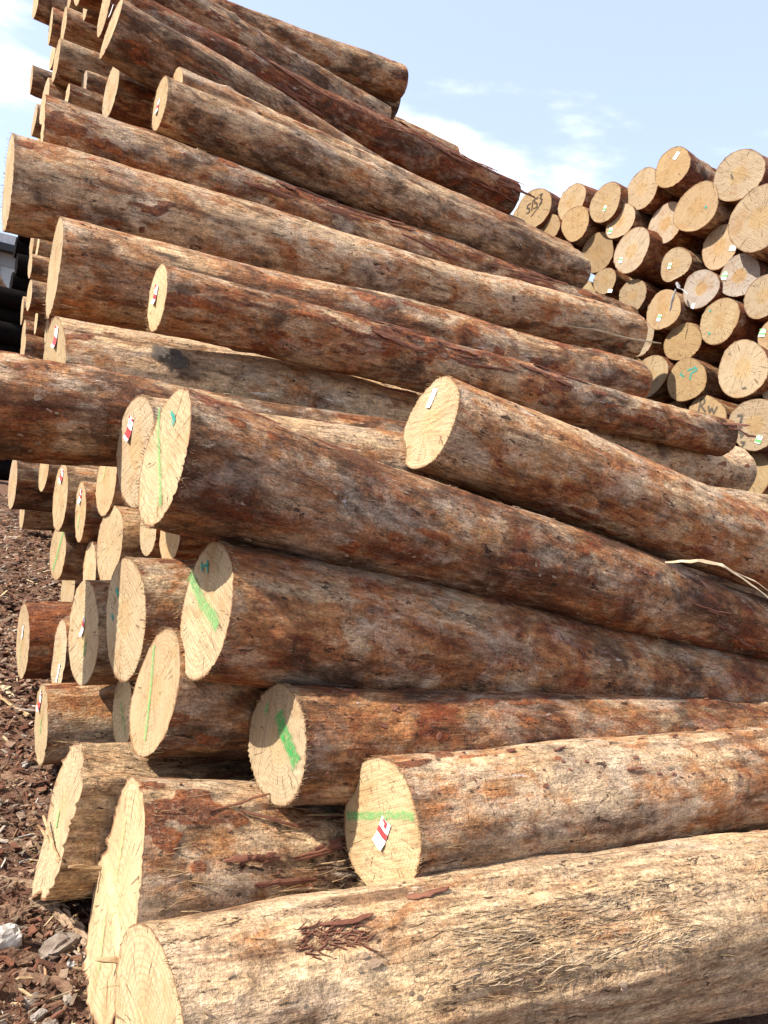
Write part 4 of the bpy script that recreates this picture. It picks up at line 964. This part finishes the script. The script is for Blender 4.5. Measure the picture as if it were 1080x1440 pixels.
def tag_card(code, y, z, w, h, rot=0.0, band=True, bandmat=None, curl=.25, seed=0):
    """small plastic tag stapled to the sawn end, with a printed band"""
    nx, ny = 5, 9; V = []; F = []; mi = []
    r = random.Random(seed + 77)
    for iy in range(ny):
        for ix in range(nx):
            lx = (ix / (nx - 1) - .5) * w; lz = (iy / (ny - 1) - .5) * h
            cy_, cz_ = lx * math.cos(rot) - lz * math.sin(rot), lx * math.sin(rot) + lz * math.cos(rot)
            yy, zz = y + cy_, z + cz_
            out = .004 + curl * h * max(0, .35 - iy / (ny - 1)) ** 1.4 * 1.6 + .002 * math.sin(ix * 1.3)
            V.append((face_x(code, yy, zz, out), yy, zz))
    n = len(V); V += [(x + .0012, yy, zz) for x, yy, zz in V]
    for iy in range(ny - 1):
        for ix in range(nx - 1):
            b = iy * nx + ix; F.append((b, b + nx, b + nx + 1, b + 1)); F.append((n + b, n + b + 1, n + b + nx + 1, n + b + nx))
    o = obj('tag', mesh_np('tag', V, np.array(F)), M_WHITE, LOGS[code]['root'])
    if band:
        rows = r.choice(((2, 3, 4), (1, 2, 3), (3, 4), (4, 5), (2, 3)))
        cells = [(iy, ix) for iy in rows for ix in range(nx - 1)] + [(7, r.randint(0, 1)), (7, r.randint(2, 3)), (6, r.randint(0, 3))]
        W = [(x - .0012, yy, zz) for x, yy, zz in V[:n]]
        obj('printed_band', mesh_np('printed_band', W, np.array([(b, b + nx, b + nx + 1, b + 1) for b in (iy * nx + ix for iy, ix in cells)])), bandmat or M_RED, o)
    return o

for (code, pts, wd, kind) in STROKES:
    stroke(code, pts, wd, {'g': M_GREEN, 'd': M_DGREEN, 't': M_TEAL, 'i': M_INK, 'k': M_BLACK}[kind], 'lettering' if kind in 'ik' else 'paint_mark')
for n, (code, y, z, w, h, rot, kind) in enumerate(TAGS):
    tag_card(code, y, z, w, h, rot, kind != 'w', M_TGREEN if kind == 'g' else M_RED, .3 if kind == 'r' else .1, n)
# ------------------------------------------------------------------ things stuck to the logs
def surf(code, u, a, lift=0.0):
    """local point on the side of a log and its outward normal"""
    d = LOGS[code]; Y, Z, U = d['ring']; nL = Y.shape[0] - 1; nA = Y.shape[1]
    i = min(max(int(round(u / d['L'] * nL)), 0), nL); j = int(round(a / (2 * math.pi) * nA)) % nA
    y, z = float(Y[i, j]), float(Z[i, j]); r = math.hypot(y, z) or 1.0
    return Vector((u, y + y / r * lift, z + z / r * lift)), Vector((0, y / r, z / r))

def fibres(code, n, ur, ar, ln, wd, lift, mat, seed, name='torn_fibre', curl=.25, cross=.25):
    """hair-like splinters torn up from the wood: one mesh, uncountable"""
    r = random.Random(seed); V = []; F = []
    for _ in range(n):
        u = r.uniform(*ur); a = r.uniform(*ar); l = r.uniform(*ln); w = r.uniform(*wd)
        p, nm = surf(code, u, a, .001); tn = nm.cross(Vector((1, 0, 0))).normalized()
        d = (Vector((1 if r.random() < .5 else -1, 0, 0)) + tn * r.uniform(-cross, cross)).normalized(); c = r.uniform(0, curl)
        s = d.cross(nm).normalized(); b = len(V); K = 4
        for k in range(K + 1):
            t = k / K; q = p + d * l * t + nm * (lift * r.uniform(.2, 1) * t + c * l * t * t * .6) + tn * l * .12 * t * t * r.uniform(-1, 1)
            ww = w * (1 - .75 * t)
            V += [tuple(q - s * ww / 2), tuple(q + nm * ww * .6), tuple(q + s * ww / 2)]
            if k:
                o = b + (k - 1) * 3
                for e in range(3): F.append((o + e, o + (e + 1) % 3, o + 3 + (e + 1) % 3, o + 3 + e))
    return tag(obj(name, mesh_np(name, V, np.array(F)), mat, LOGS[code]['root']), kind='stuff')

def flakes(code, n, ur, ar, sz, mat, seed):
    """crumbs of bark clinging to the log: one mesh, uncountable"""
    r = random.Random(seed); V = []; F = []
    for _ in range(n):
        u = r.uniform(*ur); a = r.uniform(*ar); l = r.uniform(*sz) * (1 if r.random() < .85 else 2.2); w = l * r.uniform(.3, .7); th = r.uniform(.0015, .004)
        p, nm = surf(code, u, a, .001); tn = nm.cross(Vector((1, 0, 0))).normalized(); an = r.gauss(0, .5)
        d = (Vector((1, 0, 0)) * math.cos(an) + tn * math.sin(an)); s = d.cross(nm); k = 6; b = len(V)
        lp = r.uniform(-.2, .4)
        for lay in (0, 1):
            for e in range(k):
                t = e / k * 2 * math.pi; rr = r.uniform(.65, 1.1)
                V.append(tuple(p + d * math.cos(t) * l / 2 * rr + s * math.sin(t) * w / 2 * rr + nm * (lay * th + lp * l * .4 * max(0, math.cos(t)))))
        for e in range(k): F.append((b + e, b + (e + 1) % k, b + k + (e + 1) % k, b + k + e))
        F += [(b + k, b + k + 1, b + k + 2, b + k + 3), (b + k, b + k + 3, b + k + 4, b + k + 5)]
    return tag(obj('bark_flakes', mesh_np('bark_flakes', V, np.array(F), smooth=False), mat, LOGS[code]['root']), kind='stuff')

def strip(code, pts, width, mat, seed, name='bark_strip', lift=.003, th=.0022):
    """one peeling strip that follows the log; pts = (u, angle, extra lift)"""
    return ribbon(name, [surf(code, u, a, lift + l)[0] for u, a, l in pts], [surf(code, u, a)[1] for u, a, l in pts], width, th, mat, seed, LOGS[code]['root'])

def ribbon(name, P, N, width, th, mat, seed, parent=None):
    r = random.Random(seed); Q = []; NN = []
    for k in range(len(P) - 1):
        for t in range(4): Q.append(P[k].lerp(P[k + 1], t / 4)); NN.append(N[k].lerp(N[k + 1], t / 4).normalized())
    Q.append(P[-1]); NN.append(N[-1]); V = []; F = []; n = len(Q)
    for k in range(n):
        d = (Q[min(k + 1, n - 1)] - Q[max(k - 1, 0)]).normalized(); s = d.cross(NN[k]).normalized(); e = min(1, .45 + 4 * min(k, n - 1 - k) / n)
        w1, w2 = width / 2 * e * r.uniform(.45, 1.3), width / 2 * e * r.uniform(.45, 1.3); up = NN[k]
        V += [tuple(Q[k] - s * w1), tuple(Q[k] + up * th * .6), tuple(Q[k] + s * w2), tuple(Q[k] + s * w2 * .9 + up * th), tuple(Q[k] + up * th * 1.8), tuple(Q[k] - s * w1 * .9 + up * th)]
        if k:
            b = (k - 1) * 6
            for c in range(6): F.append((b + c, b + (c + 1) % 6, b + 6 + (c + 1) % 6, b + 6 + c))
    F += [(0, 1, 4, 5), (1, 2, 3, 4), ((n - 1) * 6, (n - 1) * 6 + 5, (n - 1) * 6 + 4, (n - 1) * 6 + 1), ((n - 1) * 6 + 1, (n - 1) * 6 + 4, (n - 1) * 6 + 3, (n - 1) * 6 + 2)]
    return obj(name, mesh_np(name, V, np.array(F), smooth=False), mat, parent)

PI = math.pi
# angle 0 = away from the camera, PI/2 = top, PI = facing the camera
fibres('L1', 380, (.70, 1.50), (1.95, 2.65), (.02, .075), (.0015, .005), .008, M_STRAW, 1)
fibres('L1', 260, (.60, 1.60), (1.85, 2.75), (.02, .085), (.0012, .004), .006, M_FIBRE, 101)
fibres('L1', 160, (1.9, 2.6), (1.7, 2.3), (.02, .08), (.0015, .005), .008, M_STRAW, 102)
fibres('L1', 260, (.2, 3.6), (1.2, 3.2), (.02, .07), (.001, .003), .006, M_FIBRE, 2)
fibres('D', 230, (.0, 1.5), (1.3, 3.9), (.03, .16), (.0015, .005), .012, M_FIBRE, 3)
fibres('E', 230, (.0, 1.3), (1.3, 3.9), (.03, .16), (.0015, .005), .012, M_FIBRE, 4)
for s_, (c_, n_) in enumerate([('L2', 130), ('B', 150), ('A', 170), ('C', 130), ('G', 170), ('Z', 110), ('Y', 170), ('X', 160), ('W', 120), ('U', 110), ('S', 140), ('O', 160), ('Q', 90)]):
    fibres(c_, n_, (0.05, LOGS[c_]['L'] - .1), (1.1, 4.0), (.015, .075), (.0008, .0028), .008, M_FIBRE, 20 + s_)
for s_, c_ in enumerate(['L1', 'L2', 'D', 'E', 'G', 'B', 'A', 'A2', 'C', 'p19', 'p18', 'W', 'U', 'X', 'Q']):   # frayed saw edge
    fibres(c_, 240, (-.002, .012), (0, 2 * PI), (.006, .022), (.0012, .0035), .002, M_FIBRE, 50 + s_, 'frayed_edge', .15, .9)
for s_, (c_, n_, um) in enumerate([('L1', 170, 3.2), ('L2', 120, 3.2), ('B', 150, 4.5), ('A', 170, 4.5), ('C', 120, 3.6), ('G', 120, 3), ('Z', 80, 3), ('D', 90, 1.6), ('E', 90, 1.6), ('X', 120, 4.8), ('W', 90, 4.6), ('U', 90, 5.5), ('Y', 90, 5.5), ('S', 110, 5.5), ('O', 120, 4.6), ('p15', 60, 1.0)]):
    flakes(c_, n_, (.05, um), (1.2, 4.2), (.006, .020), M_STRIP if s_ % 3 else M_TAN, 80 + s_)
# loose-hanging and peeling bark
rs = random.Random(12)
def peel(code, n, ur, ar, ln, wd, lift, mat):
    for k in range(n):
        u = rs.uniform(*ur); a = rs.uniform(*ar); l = rs.uniform(*ln); da = rs.uniform(-.25, .25) * l / .3
        strip(code, [(u, a, 0), (u + l * .35, a + da * .3, lift * rs.random()), (u + l * .7, a + da * .8, lift * rs.random()), (u + l, a + da, lift * rs.random() * 1.5)], rs.uniform(*wd), mat, rs.randint(0, 9999))
peel('D', 12, (.15, .75), (1.75, 2.6), (.10, .35), (.006, .022), .02, M_STRIP)
peel('D', 7, (.2, .8), (1.75, 2.7), (.18, .40), (.006, .016), .03, M_FIBRE)
peel('E', 5, (.2, .7), (1.7, 2.8), (.12, .30), (.006, .018), .015, M_STRIP)
peel('A', 5, (.6, 3.0), (2.3, 3.5), (.10, .40), (.006, .016), .010, M_STRIP)
peel('B', 3, (.9, 3.6), (2.6, 3.5), (.08, .25), (.006, .014), .008, M_STRIP)
peel('X', 14, (1.0, 4.6), (1.9, 3.0), (.12, .50), (.010, .036), .010, M_STRIP)
peel('S', 16, (1.2, 4.4), (2.2, 3.0), (.15, .6), (.012, .045), .012, M_STRIP)
peel('O', 16, (.6, 4.4), (1.9, 3.4), (.2, .8), (.012, .045), .012, M_STRIP)
peel('Y', 4, (1.8, 3.0), (1.3, 1.9), (.2, .5), (.006, .015), .03, M_FIBRE)
peel('C', 2, (.5, 2.4), (2.2, 3.3), (.06, .15), (.006, .012), .006, M_STRIP)
peel('L2', 3, (.6, 2.4), (1.6, 2.6), (.04, .10), (.006, .012), .006, M_STRIP)
peel('G', 6, (.5, 3.0), (2.0, 3.4), (.1, .35), (.008, .025), .02, M_STRIP)
strip('L1', [(.62, 1.55, 0), (.68, 1.6, .002), (.75, 1.55, .003)], .022, M_STRIP, 5, th=.0025)
strip('L1', [(.36, 1.75, .0), (.44, 1.8, .006), (.50, 1.75, .003)], .016, M_STRIP, 6, th=.002)
fibres('L1', 110, (.30, .46), (1.72, 2.05), (.012, .045), (.003, .008), .004, M_STRIP, 9, 'bark_shreds', .1, .8)
strip('U', [(4.4, 3.5, .01), (4.8, 3.42, .03), (5.2, 3.38, .04), (5.6, 3.35, .05)], .022, M_TWINE, 8, 'splinter', .01, .003)
strip('O', [(2.85, 1.75, .01), (3.0, 1.65, .04), (3.15, 1.6, .03), (3.3, 1.6, .015)], .05, M_STRIP, 9)
# splinters standing proud of the split faces
def splinter(code, p, q, w, th, mat, seed, nrm=(0, -1, .1)):
    P = [Vector(p).lerp(Vector(q), t / 3) for t in range(4)]
    return ribbon('splinter', P, [Vector(nrm).normalized()] * 4, w, th, mat, seed, LOGS[code]['root'])
splinter('D', (-.11, -.19, -.035), (.16, -.285, -.04), .018, .008, M_FIBRE, 3, (-.3, -1, .2))
splinter('D', (-.08, -.283, -.03), (.40, -.28, -.05), .040, .012, M_FIBRE, 4)
splinter('E', (.012, .16, -.07), (-.05, -.20, -.05), .010, .004, M_FIBRE, 5, (-1, 0, 0))
splinter('E', (.004, .12, -.10), (-.06, -.22, -.03), .008, .004, M_FIBRE, 6, (-1, 0, 0))
splinter('E', (-.05, -.262, -.03), (.22, -.262, -.05), .02, .006, M_FIBRE, 7)

# round dark knot stain on the side of one log
def knot(code, u, a, rad):
    V = []; F = []; E = []; nr, na = 6, 20
    for i in range(nr + 1):
        for k in range(na):
            t = k / na * 2 * PI; q = rad * i / nr * (1 + .2 * math.sin(2 * t + 1) + .1 * math.sin(5 * t))
            p, n = surf(code, u + q * math.cos(t), a + q * math.sin(t) / LOGS[code]['r0'], .004 + .010 * (1 - i / nr)); V.append(tuple(p)); E.append(1.0 - .8 * (i / nr) ** 2)
    for i in range(nr):
        for k in range(na): F.append((i * na + k, (i + 1) * na + k, (i + 1) * na + (k + 1) % na, i * na + (k + 1) % na))
    obj('knot', mesh_np('knot', V, np.array(F), None, {'edge': np.array(E)}), M_INK, LOGS[code]['root'])
knot('Y', .48, 2.62, .085)
# ------------------------------------------------------------------ ground
def ground_h(x, y):
    x = np.asarray(x, float); y = np.asarray(y, float)
    near = np.clip((3.2 - np.abs(x - .4)) / 1.5, 0, 1) * np.clip((17 - y) / 3, 0, 1) * np.clip((y + 3) / 2, 0, 1)
    h = .10 * (vn(x * .8 + 9, y * .8 + 9, 3) - .5) + .05 * (vn(x * 3 + 20, y * 3 + 20, 4) - .5) + .035 * (vn(x * 9 + 20, y * 9 + 20, 5) - .5) + .018 * (vn(x * 27 + 20, y * 27 + 20, 6) - .5)
    return h * near - .05 * np.clip(x - 1.6, 0, 5) - .02
gx = np.concatenate([[-600, -150, -40, -15, -6, -3], np.arange(-1.6, 2.2, .03), [3, 4, 5.5, 7, 10, 20, 50, 150, 600]])
gy = np.concatenate([[-600, -150, -40, -12, -4, -1.5], np.arange(0, 6, .03), np.arange(6, 15, .07), [16, 18, 22, 30, 50, 120, 300, 900]])
GX, GY = np.meshgrid(gx, gy, indexing='ij'); GZ = ground_h(GX, GY); ny_ = len(gy)
ii = np.arange(len(gx) - 1)[:, None] * ny_; jj = np.arange(ny_ - 1)[None, :]
M_GROUND = make_plain('bark_mulch_soil', (0.125, 0.058, 0.034), (0.20, 0.118, 0.075), 26, 0.95, 1.0, 0.03)
tag(obj('ground', mesh_np('ground', np.stack([GX, GY, GZ], -1).reshape(-1, 3), np.stack([ii + jj, ii + ny_ + jj, ii + ny_ + jj + 1, ii + jj + 1], -1).reshape(-1, 4)), M_GROUND), kind='structure')

def make_litter():
    m, nt, b = new_mat('bark_litter'); g = G(nt)
    at = g.node('ShaderNodeAttribute', attribute_name='tint'); tcn = g.node('ShaderNodeTexCoord').outputs['Object']
    n = g.noise(tcn, 1.0, 55, 5, 0.7); f = g.noise(tcn, 2.0, 220, 3, 0.7)
    c = g.mix(g.rng(n, .35, .65, 0, .55), at.outputs['Color'], g.mix(.7, at.outputs['Color'], (.03, .015, .01)))
    nt.links.new(c, b.inputs['Base Color']); b.inputs['Roughness'].default_value = .9
    bp = g.node('ShaderNodeBump', {'Strength': .8, 'Distance': .006}); nt.links.new(g.math('ADD', n, g.math('MULTIPLY', f, .5)), bp.inputs['Height']); nt.links.new(bp.outputs[0], b.inputs['Normal'])
    return m
M_LITTER = make_litter()
def litter(n, seed, size, flat, name, label, palette, xr=(-.9, 1.9), ymax=14.5):
    r = np.random.RandomState(seed)
    y = 1.1 * (ymax / 1.1) ** r.rand(n); x = xr[0] + (xr[1] - xr[0]) * r.rand(n) + .03 * y
    l = size[0] * (size[1] / size[0]) ** (r.rand(n) ** 1.6); l = l * np.clip(y / 3.5, .8, 1.8); w = l * r.uniform(*flat, n); t = np.clip(l * .12, .0015, .007)
    az = r.rand(n) * 6.283; tl = r.normal(0, .30, n); rl = r.normal(0, .35, n)
    z = ground_h(x, y) + r.rand(n) * .022 + .002
    cube = np.array([(-1, -.7, -1), (1, -1, -1), (.8, 1, -1), (-1, .8, -1), (-.8, -.7, 1), (.9, -.8, 1), (.8, .9, 1), (-.9, .7, 1)], float) * .5
    C = cube[None] * np.stack([l, w, t], -1)[:, None, :] * (1 + .45 * (r.rand(n, 8, 3) - .5))
    C[:, :, 2] += (np.abs(C[:, :, 0]) / l[:, None]) ** 2 * l[:, None] * r.uniform(-.25, .25, (n, 1))
    def rot(C, i, j, an):
        c, s = np.cos(an)[:, None], np.sin(an)[:, None]; a, b = C[:, :, i].copy(), C[:, :, j].copy(); C[:, :, i] = a * c - b * s; C[:, :, j] = a * s + b * c
    rot(C, 0, 2, tl); rot(C, 1, 2, rl); rot(C, 0, 1, az)
    C += np.stack([x, y, z], -1)[:, None, :]
    Fb = np.array([(0, 3, 2, 1), (4, 5, 6, 7), (0, 1, 5, 4), (1, 2, 6, 5), (2, 3, 7, 6), (3, 0, 4, 7)])
    F = (np.arange(n)[:, None, None] * 8 + Fb[None]).reshape(-1, 4)
    pal = np.array(palette); col = pal[r.choice(len(pal), n)] * r.uniform(.6, 1.35, (n, 1)); col = np.concatenate([col, np.ones((n, 1))], 1)
    tag(obj(name, mesh_np(name, C.reshape(-1, 3), F, None, {'tint': np.repeat(col, 8, 0)}, False), M_LITTER), label, 'bark litter', None, 'stuff')
litter(42000, 4, (.006, .050), (.3, .75), 'bark_litter', 'reddish brown bark chips strewn over the ground beside the pile', [(.17, .085, .05), (.13, .06, .036), (.22, .13, .08), (.10, .05, .032), (.28, .20, .14), (.19, .095, .055), (.15, .075, .048), (.33, .27, .21), (.24, .16, .11)])
litter(5000, 14, (.022, .075), (.2, .6), 'bark_chunks', 'coarser chunks of bark heaped over the ground beside the pile', [(.17, .07, .04), (.13, .055, .033), (.21, .11, .065), (.24, .16, .105), (.10, .045, .028)], (-.4, 1.2), 7.0)
litter(3400, 9, (.02, .11), (.06, .14), 'wood_splinters', 'pale thin wood splinters scattered among the bark chips', [(.50, .38, .23), (.40, .28, .16), (.58, .52, .44), (.30, .17, .09)])

# stones and larger bark slabs, each its own thing
def stone(x, y, sx, sy, sz, mat, label, seed, rz=0.0):
    r = np.random.RandomState(seed); n = 14; V = [(0, 0, -.9)]
    th = np.linspace(-1.2, 1.35, 8)
    for t in th:
        for k in range(n):
            a = k / n * 6.283; d = np.array([math.cos(t) * math.cos(a), math.cos(t) * math.sin(a), math.sin(t)])
            e = np.abs(d) ** .55 * np.sign(d); f = .72 + .22 * r.rand() + .5 * (vn(np.array(d[0] * 1.7 + 9), np.array(d[1] * 1.7 + d[2] * 2.1 + 9), seed)); V.append(tuple(e * f * .62))
    V.append((0, 0, .95 * .72)); F = []; T3 = []
    for i in range(7):
        for k in range(n): F.append((1 + i * n + k, 1 + i * n + (k + 1) % n, 1 + (i + 1) * n + (k + 1) % n, 1 + (i + 1) * n + k))
    for k in range(n): T3.append((0, 1 + (k + 1) % n, 1 + k)); T3.append((len(V) - 1, 1 + 7 * n + k, 1 + 7 * n + (k + 1) % n))
    V = np.array(V) * np.array([sx, sy, sz]) * .5
    o = obj('stone', mesh_np('stone', V, np.array(F), np.array(T3), None, False), mat)
    o.location = (x, y, float(ground_h(x, y)) + sz * .12); o.rotation_euler = (r.uniform(-.2, .2), r.uniform(-.2, .2), rz)
    tag(o, label, 'stone', 'stones among the bark litter')
stone(.455, 2.33, .10, .10, .12, M_WSTONE, 'white angular stone on the left edge of the chip-strewn ground', 3)
stone(.585, 2.28, .16, .12, .07, M_STONE, 'flat greyish brown stone beside the tall cracked log face', 5, .4)
stone(.485, 2.09, .065, .06, .045, M_STONE, 'smooth beige pebble near the bottom left corner', 8, .2)
stone(.490, 2.02, .07, .03, .035, M_WSTONE, 'small elongated white pebble at the bottom left', 12, .5)
stone(.515, 1.98, .06, .06, .04, M_STONE, 'rounded grey pebble cut by the bottom edge', 15)
stone(.575, 2.06, .04, .05, .04, M_STONE, 'little grey stone between the bark crumbs below the cracked face', 18)
stone(.53, 3.32, .08, .07, .05, M_STONE, 'grey stone at the left edge beside the split log', 21)
stone(.70, 3.30, .05, .05, .035, M_STONE, 'small round pebble left of the split log', 25)
stone(.72, 3.75, .10, .045, .04, M_WSTONE, 'whitish flat stone near the stubby tan log', 29, .8)
stone(.62, 2.20, .09, .05, .035, M_WSTONE, 'whitish stone under the flat greyish brown stone', 33, .2)

def slab(p0, p1, w, mat, label, seed, arch=.25, lift=.02, tilt=0.0):
    """ragged plate of shed bark, torn along the grain"""
    r = random.Random(seed); lift *= .5
    P0 = Vector((*p0, float(ground_h(*p0)) + lift)); P1 = Vector((*p1, float(ground_h(*p1)) + lift + tilt)); Lx = (P1 - P0).length; nx, ny = 14, 7; V = []; F = []
    e0 = [r.uniform(0, .35) * w * 1.6 for _ in range(ny + 1)]; e1 = [r.uniform(0, .35) * w * 1.6 for _ in range(ny + 1)]
    wl = [w * (.5 + .5 * r.random()) for _ in range(nx + 1)]; wr = [w * (.5 + .5 * r.random()) for _ in range(nx + 1)]
    for k in range(1, nx + 1): wl[k] = .6 * wl[k - 1] + .4 * wl[k]; wr[k] = .6 * wr[k - 1] + .4 * wr[k]
    for lay in (0, 1):
        rz_ = random.Random(seed + 5)
        for i in range(nx + 1):
            for j in range(ny + 1):
                t = i / nx; s = j / ny * 2 - 1; x = e0[j] + (Lx - e0[j] - e1[j]) * t; y = (wl[i] if s < 0 else wr[i]) * s * .5
                z = arch * .6 * w * (1 - s * s) + .007 * (rz_.random() - .5) + .02 * (float(vn(np.array(t * 3 + seed * 3), np.array(s * 2 + 4), seed)) - .5)
                V.append((x, y, z + (.004 + .004 * rz_.random() if lay else -.002)))
    m = (nx + 1) * (ny + 1)
    for i in range(nx):
        for j in range(ny):
            b = i * (ny + 1) + j; F += [(b, b + 1, b + ny + 2, b + ny + 1), (m + b, m + b + ny + 1, m + b + ny + 2, m + b + 1)]
    edge = [i * (ny + 1) for i in range(nx + 1)] + [nx * (ny + 1) + j for j in range(1, ny + 1)] + [i * (ny + 1) + ny for i in range(nx - 1, -1, -1)] + [j for j in range(ny - 1, 0, -1)]
    for k in range(len(edge)): a, b = edge[k], edge[(k + 1) % len(edge)]; F.append((a, b, m + b, m + a))
    o = obj('bark_piece', mesh_np('bark_piece', V, np.array(F), None, None, False), mat)
    x = (P1 - P0).normalized(); y = Vector((0, 0, 1)).cross(x).normalized(); z = x.cross(y); an = r.uniform(-.5, .5)
    y, z = y * math.cos(an) + z * math.sin(an), z * math.cos(an) - y * math.sin(an)
    mm = Matrix((x, y, z)).transposed().to_4x4(); mm.translation = P0; o.matrix_world = mm
    tag(o, label, 'bark', 'bark slabs lying on the ground')
slab((.46, 2.72), (.62, 2.58), .06, M_TAN, 'long arched tan bark slab left of the split log foot', 1)
slab((.62, 2.48), (.67, 2.22), .05, M_TAN, 'tan bark slab leaning by the tall cracked log face', 2, .2, .04)
slab((.46, 2.20), (.60, 2.08), .045, M_CHIP, 'narrow brown bark slab in the lower left corner', 3, .3)
slab((.42, 2.30), (.52, 2.24), .05, M_CHIP, 'red-brown bark slab below the white angular stone', 4)
slab((.62, 2.12), (.69, 2.03), .06, M_CHIP, 'chunky red-brown bark piece against the tall cracked face', 5, .3, .03)
slab((.44, 2.52), (.55, 2.46), .06, M_CHIP, 'dark red bark curl under the arched tan slab', 6, .4)
slab((.60, 3.62), (.72, 3.48), .09, M_CHIP, 'broad orange-brown bark flake beside the stubby tan log', 7, .2)
slab((.66, 4.60), (.80, 4.22), .05, M_FIBRE, 'pale splintered wood strip pointing at the stubby tan log', 8, .15)
slab((.68, 4.95), (.76, 4.55), .04, M_TWINE, 'whitish wood strip at the left edge above the pale splintered strip', 9, .15)
slab((.52, 2.95), (.66, 2.88), .07, M_TAN, 'brown bark slab at the left edge level with the split log', 10, .3)
slab((.80, 4.10), (.95, 4.00), .08, M_CHIP, 'ruddy bark slab just behind the stubby tan log', 11, .3)
slab((.54, 2.55), (.66, 2.47), .05, M_TAN, 'short tan bark slab near the split log foot', 12, .3)

# bleached strips caught between the long dark log and the tilted one
def loose(name, P, width, th, mat, label, cat, seed):
    c = Vector(P[0]); o = ribbon(name, [Vector(p) - c for p in P], [Vector((0, -.6, .8)).normalized()] * len(P), width, th, mat, seed); o.location = c
    tag(o, label, cat)
M_SCRAP = make_plain('grey_plastic_film', (0.42, 0.42, 0.42), (0.28, 0.28, 0.28), 12, 0.35, 0.3)
loose('bast_strip', [(3.06, 2.20, 1.345), (3.20, 2.13, 1.375), (3.36, 2.10, 1.365), (3.62, 2.06, 1.265), (4.0, 2.02, 1.10), (4.35, 2.0, .96)], .026, .0012, M_TWINE, 'long bleached bast strip caught between the tilted brown log and the log below', 'wood strip', 3)
loose('bast_strip', [(3.42, 2.10, 1.345), (3.62, 2.08, 1.30), (3.95, 2.06, 1.18), (4.35, 2.06, 1.03)], .012, .0012, M_TWINE, 'thinner bleached strip right above the long bast strip', 'wood strip', 4)
loose('plastic_scrap', [(6.85, 5.38, 3.88), (6.82, 5.32, 3.80), (6.80, 5.25, 3.78), (6.78, 5.17, 3.72)], .06, .003, M_SCRAP, 'torn grey plastic scrap hanging over the grey-white log end', 'plastic scrap', 5)
loose('plastic_scrap', [(6.83, 5.37, 3.80), (6.80, 5.36, 3.68), (6.80, 5.37, 3.56)], .035, .003, M_SCRAP, 'hanging pale plastic tatter left of the grey-white log end', 'plastic scrap', 6)

# ------------------------------------------------------------------ grey shed far behind
def box(name, lo, hi, mat, parent=None, off=(0, 0, 0)):
    lo = np.array(lo, float) - off; hi = np.array(hi, float) - off
    V = [(x, y, z) for x in (lo[0], hi[0]) for y in (lo[1], hi[1]) for z in (lo[2], hi[2])]
    return obj(name, mesh_np(name, V, np.array([(0, 1, 3, 2), (4, 6, 7, 5), (0, 4, 5, 1), (2, 3, 7, 6), (0, 2, 6, 4), (1, 5, 7, 3)]), None, None, False), mat, parent)
M_CLAD = make_plain('grey_cladding', (0.40, 0.44, 0.43), (0.36, 0.40, 0.39), 3, 0.6, 0.1)
M_CLAD2 = make_plain('mid_grey_cladding', (0.25, 0.27, 0.27), (0.22, 0.24, 0.24), 3, 0.6, 0.1)
M_EAVE = make_plain('dark_gutter', (0.03, 0.032, 0.034), (0.045, 0.047, 0.05), 6, 0.5, 0.1)
M_ROOF = make_plain('pale_roof_sheet', (0.55, 0.58, 0.57), (0.48, 0.50, 0.50), 3, 0.5, 0.1)
shed = bpy.data.objects.new('shed', None); COL.objects.link(shed); shed.location = (-8, 44, 0)
OFF = np.array([-8, 44, 0])
box('wall', (-14, 44, 0), (22, 54, 8.7), M_CLAD, shed, OFF)
box('wall_band', (-14.02, 43.94, 0), (22.02, 43.99, 6.9), M_CLAD2, shed, OFF)
box('wall_band', (-14.02, 43.94, 8.05), (22.02, 43.99, 8.7), M_CLAD2, shed, OFF)
for k in range(46):
    box('cladding_rib', (-14 + k * .8, 43.90, 0), (-13.94 + k * .8, 43.935, 8.69), M_CLAD2 if k % 2 else M_CLAD, shed, OFF)
box('gutter', (-14.5, 43.2, 8.72), (22.5, 43.86, 9.05), M_EAVE, shed, OFF)
box('roof', (-14.5, 43.3, 9.06), (22.5, 55, 9.5), M_ROOF, shed, OFF)
tag(shed, 'grey clad shed with dark gutter far behind the log yard', 'shed')
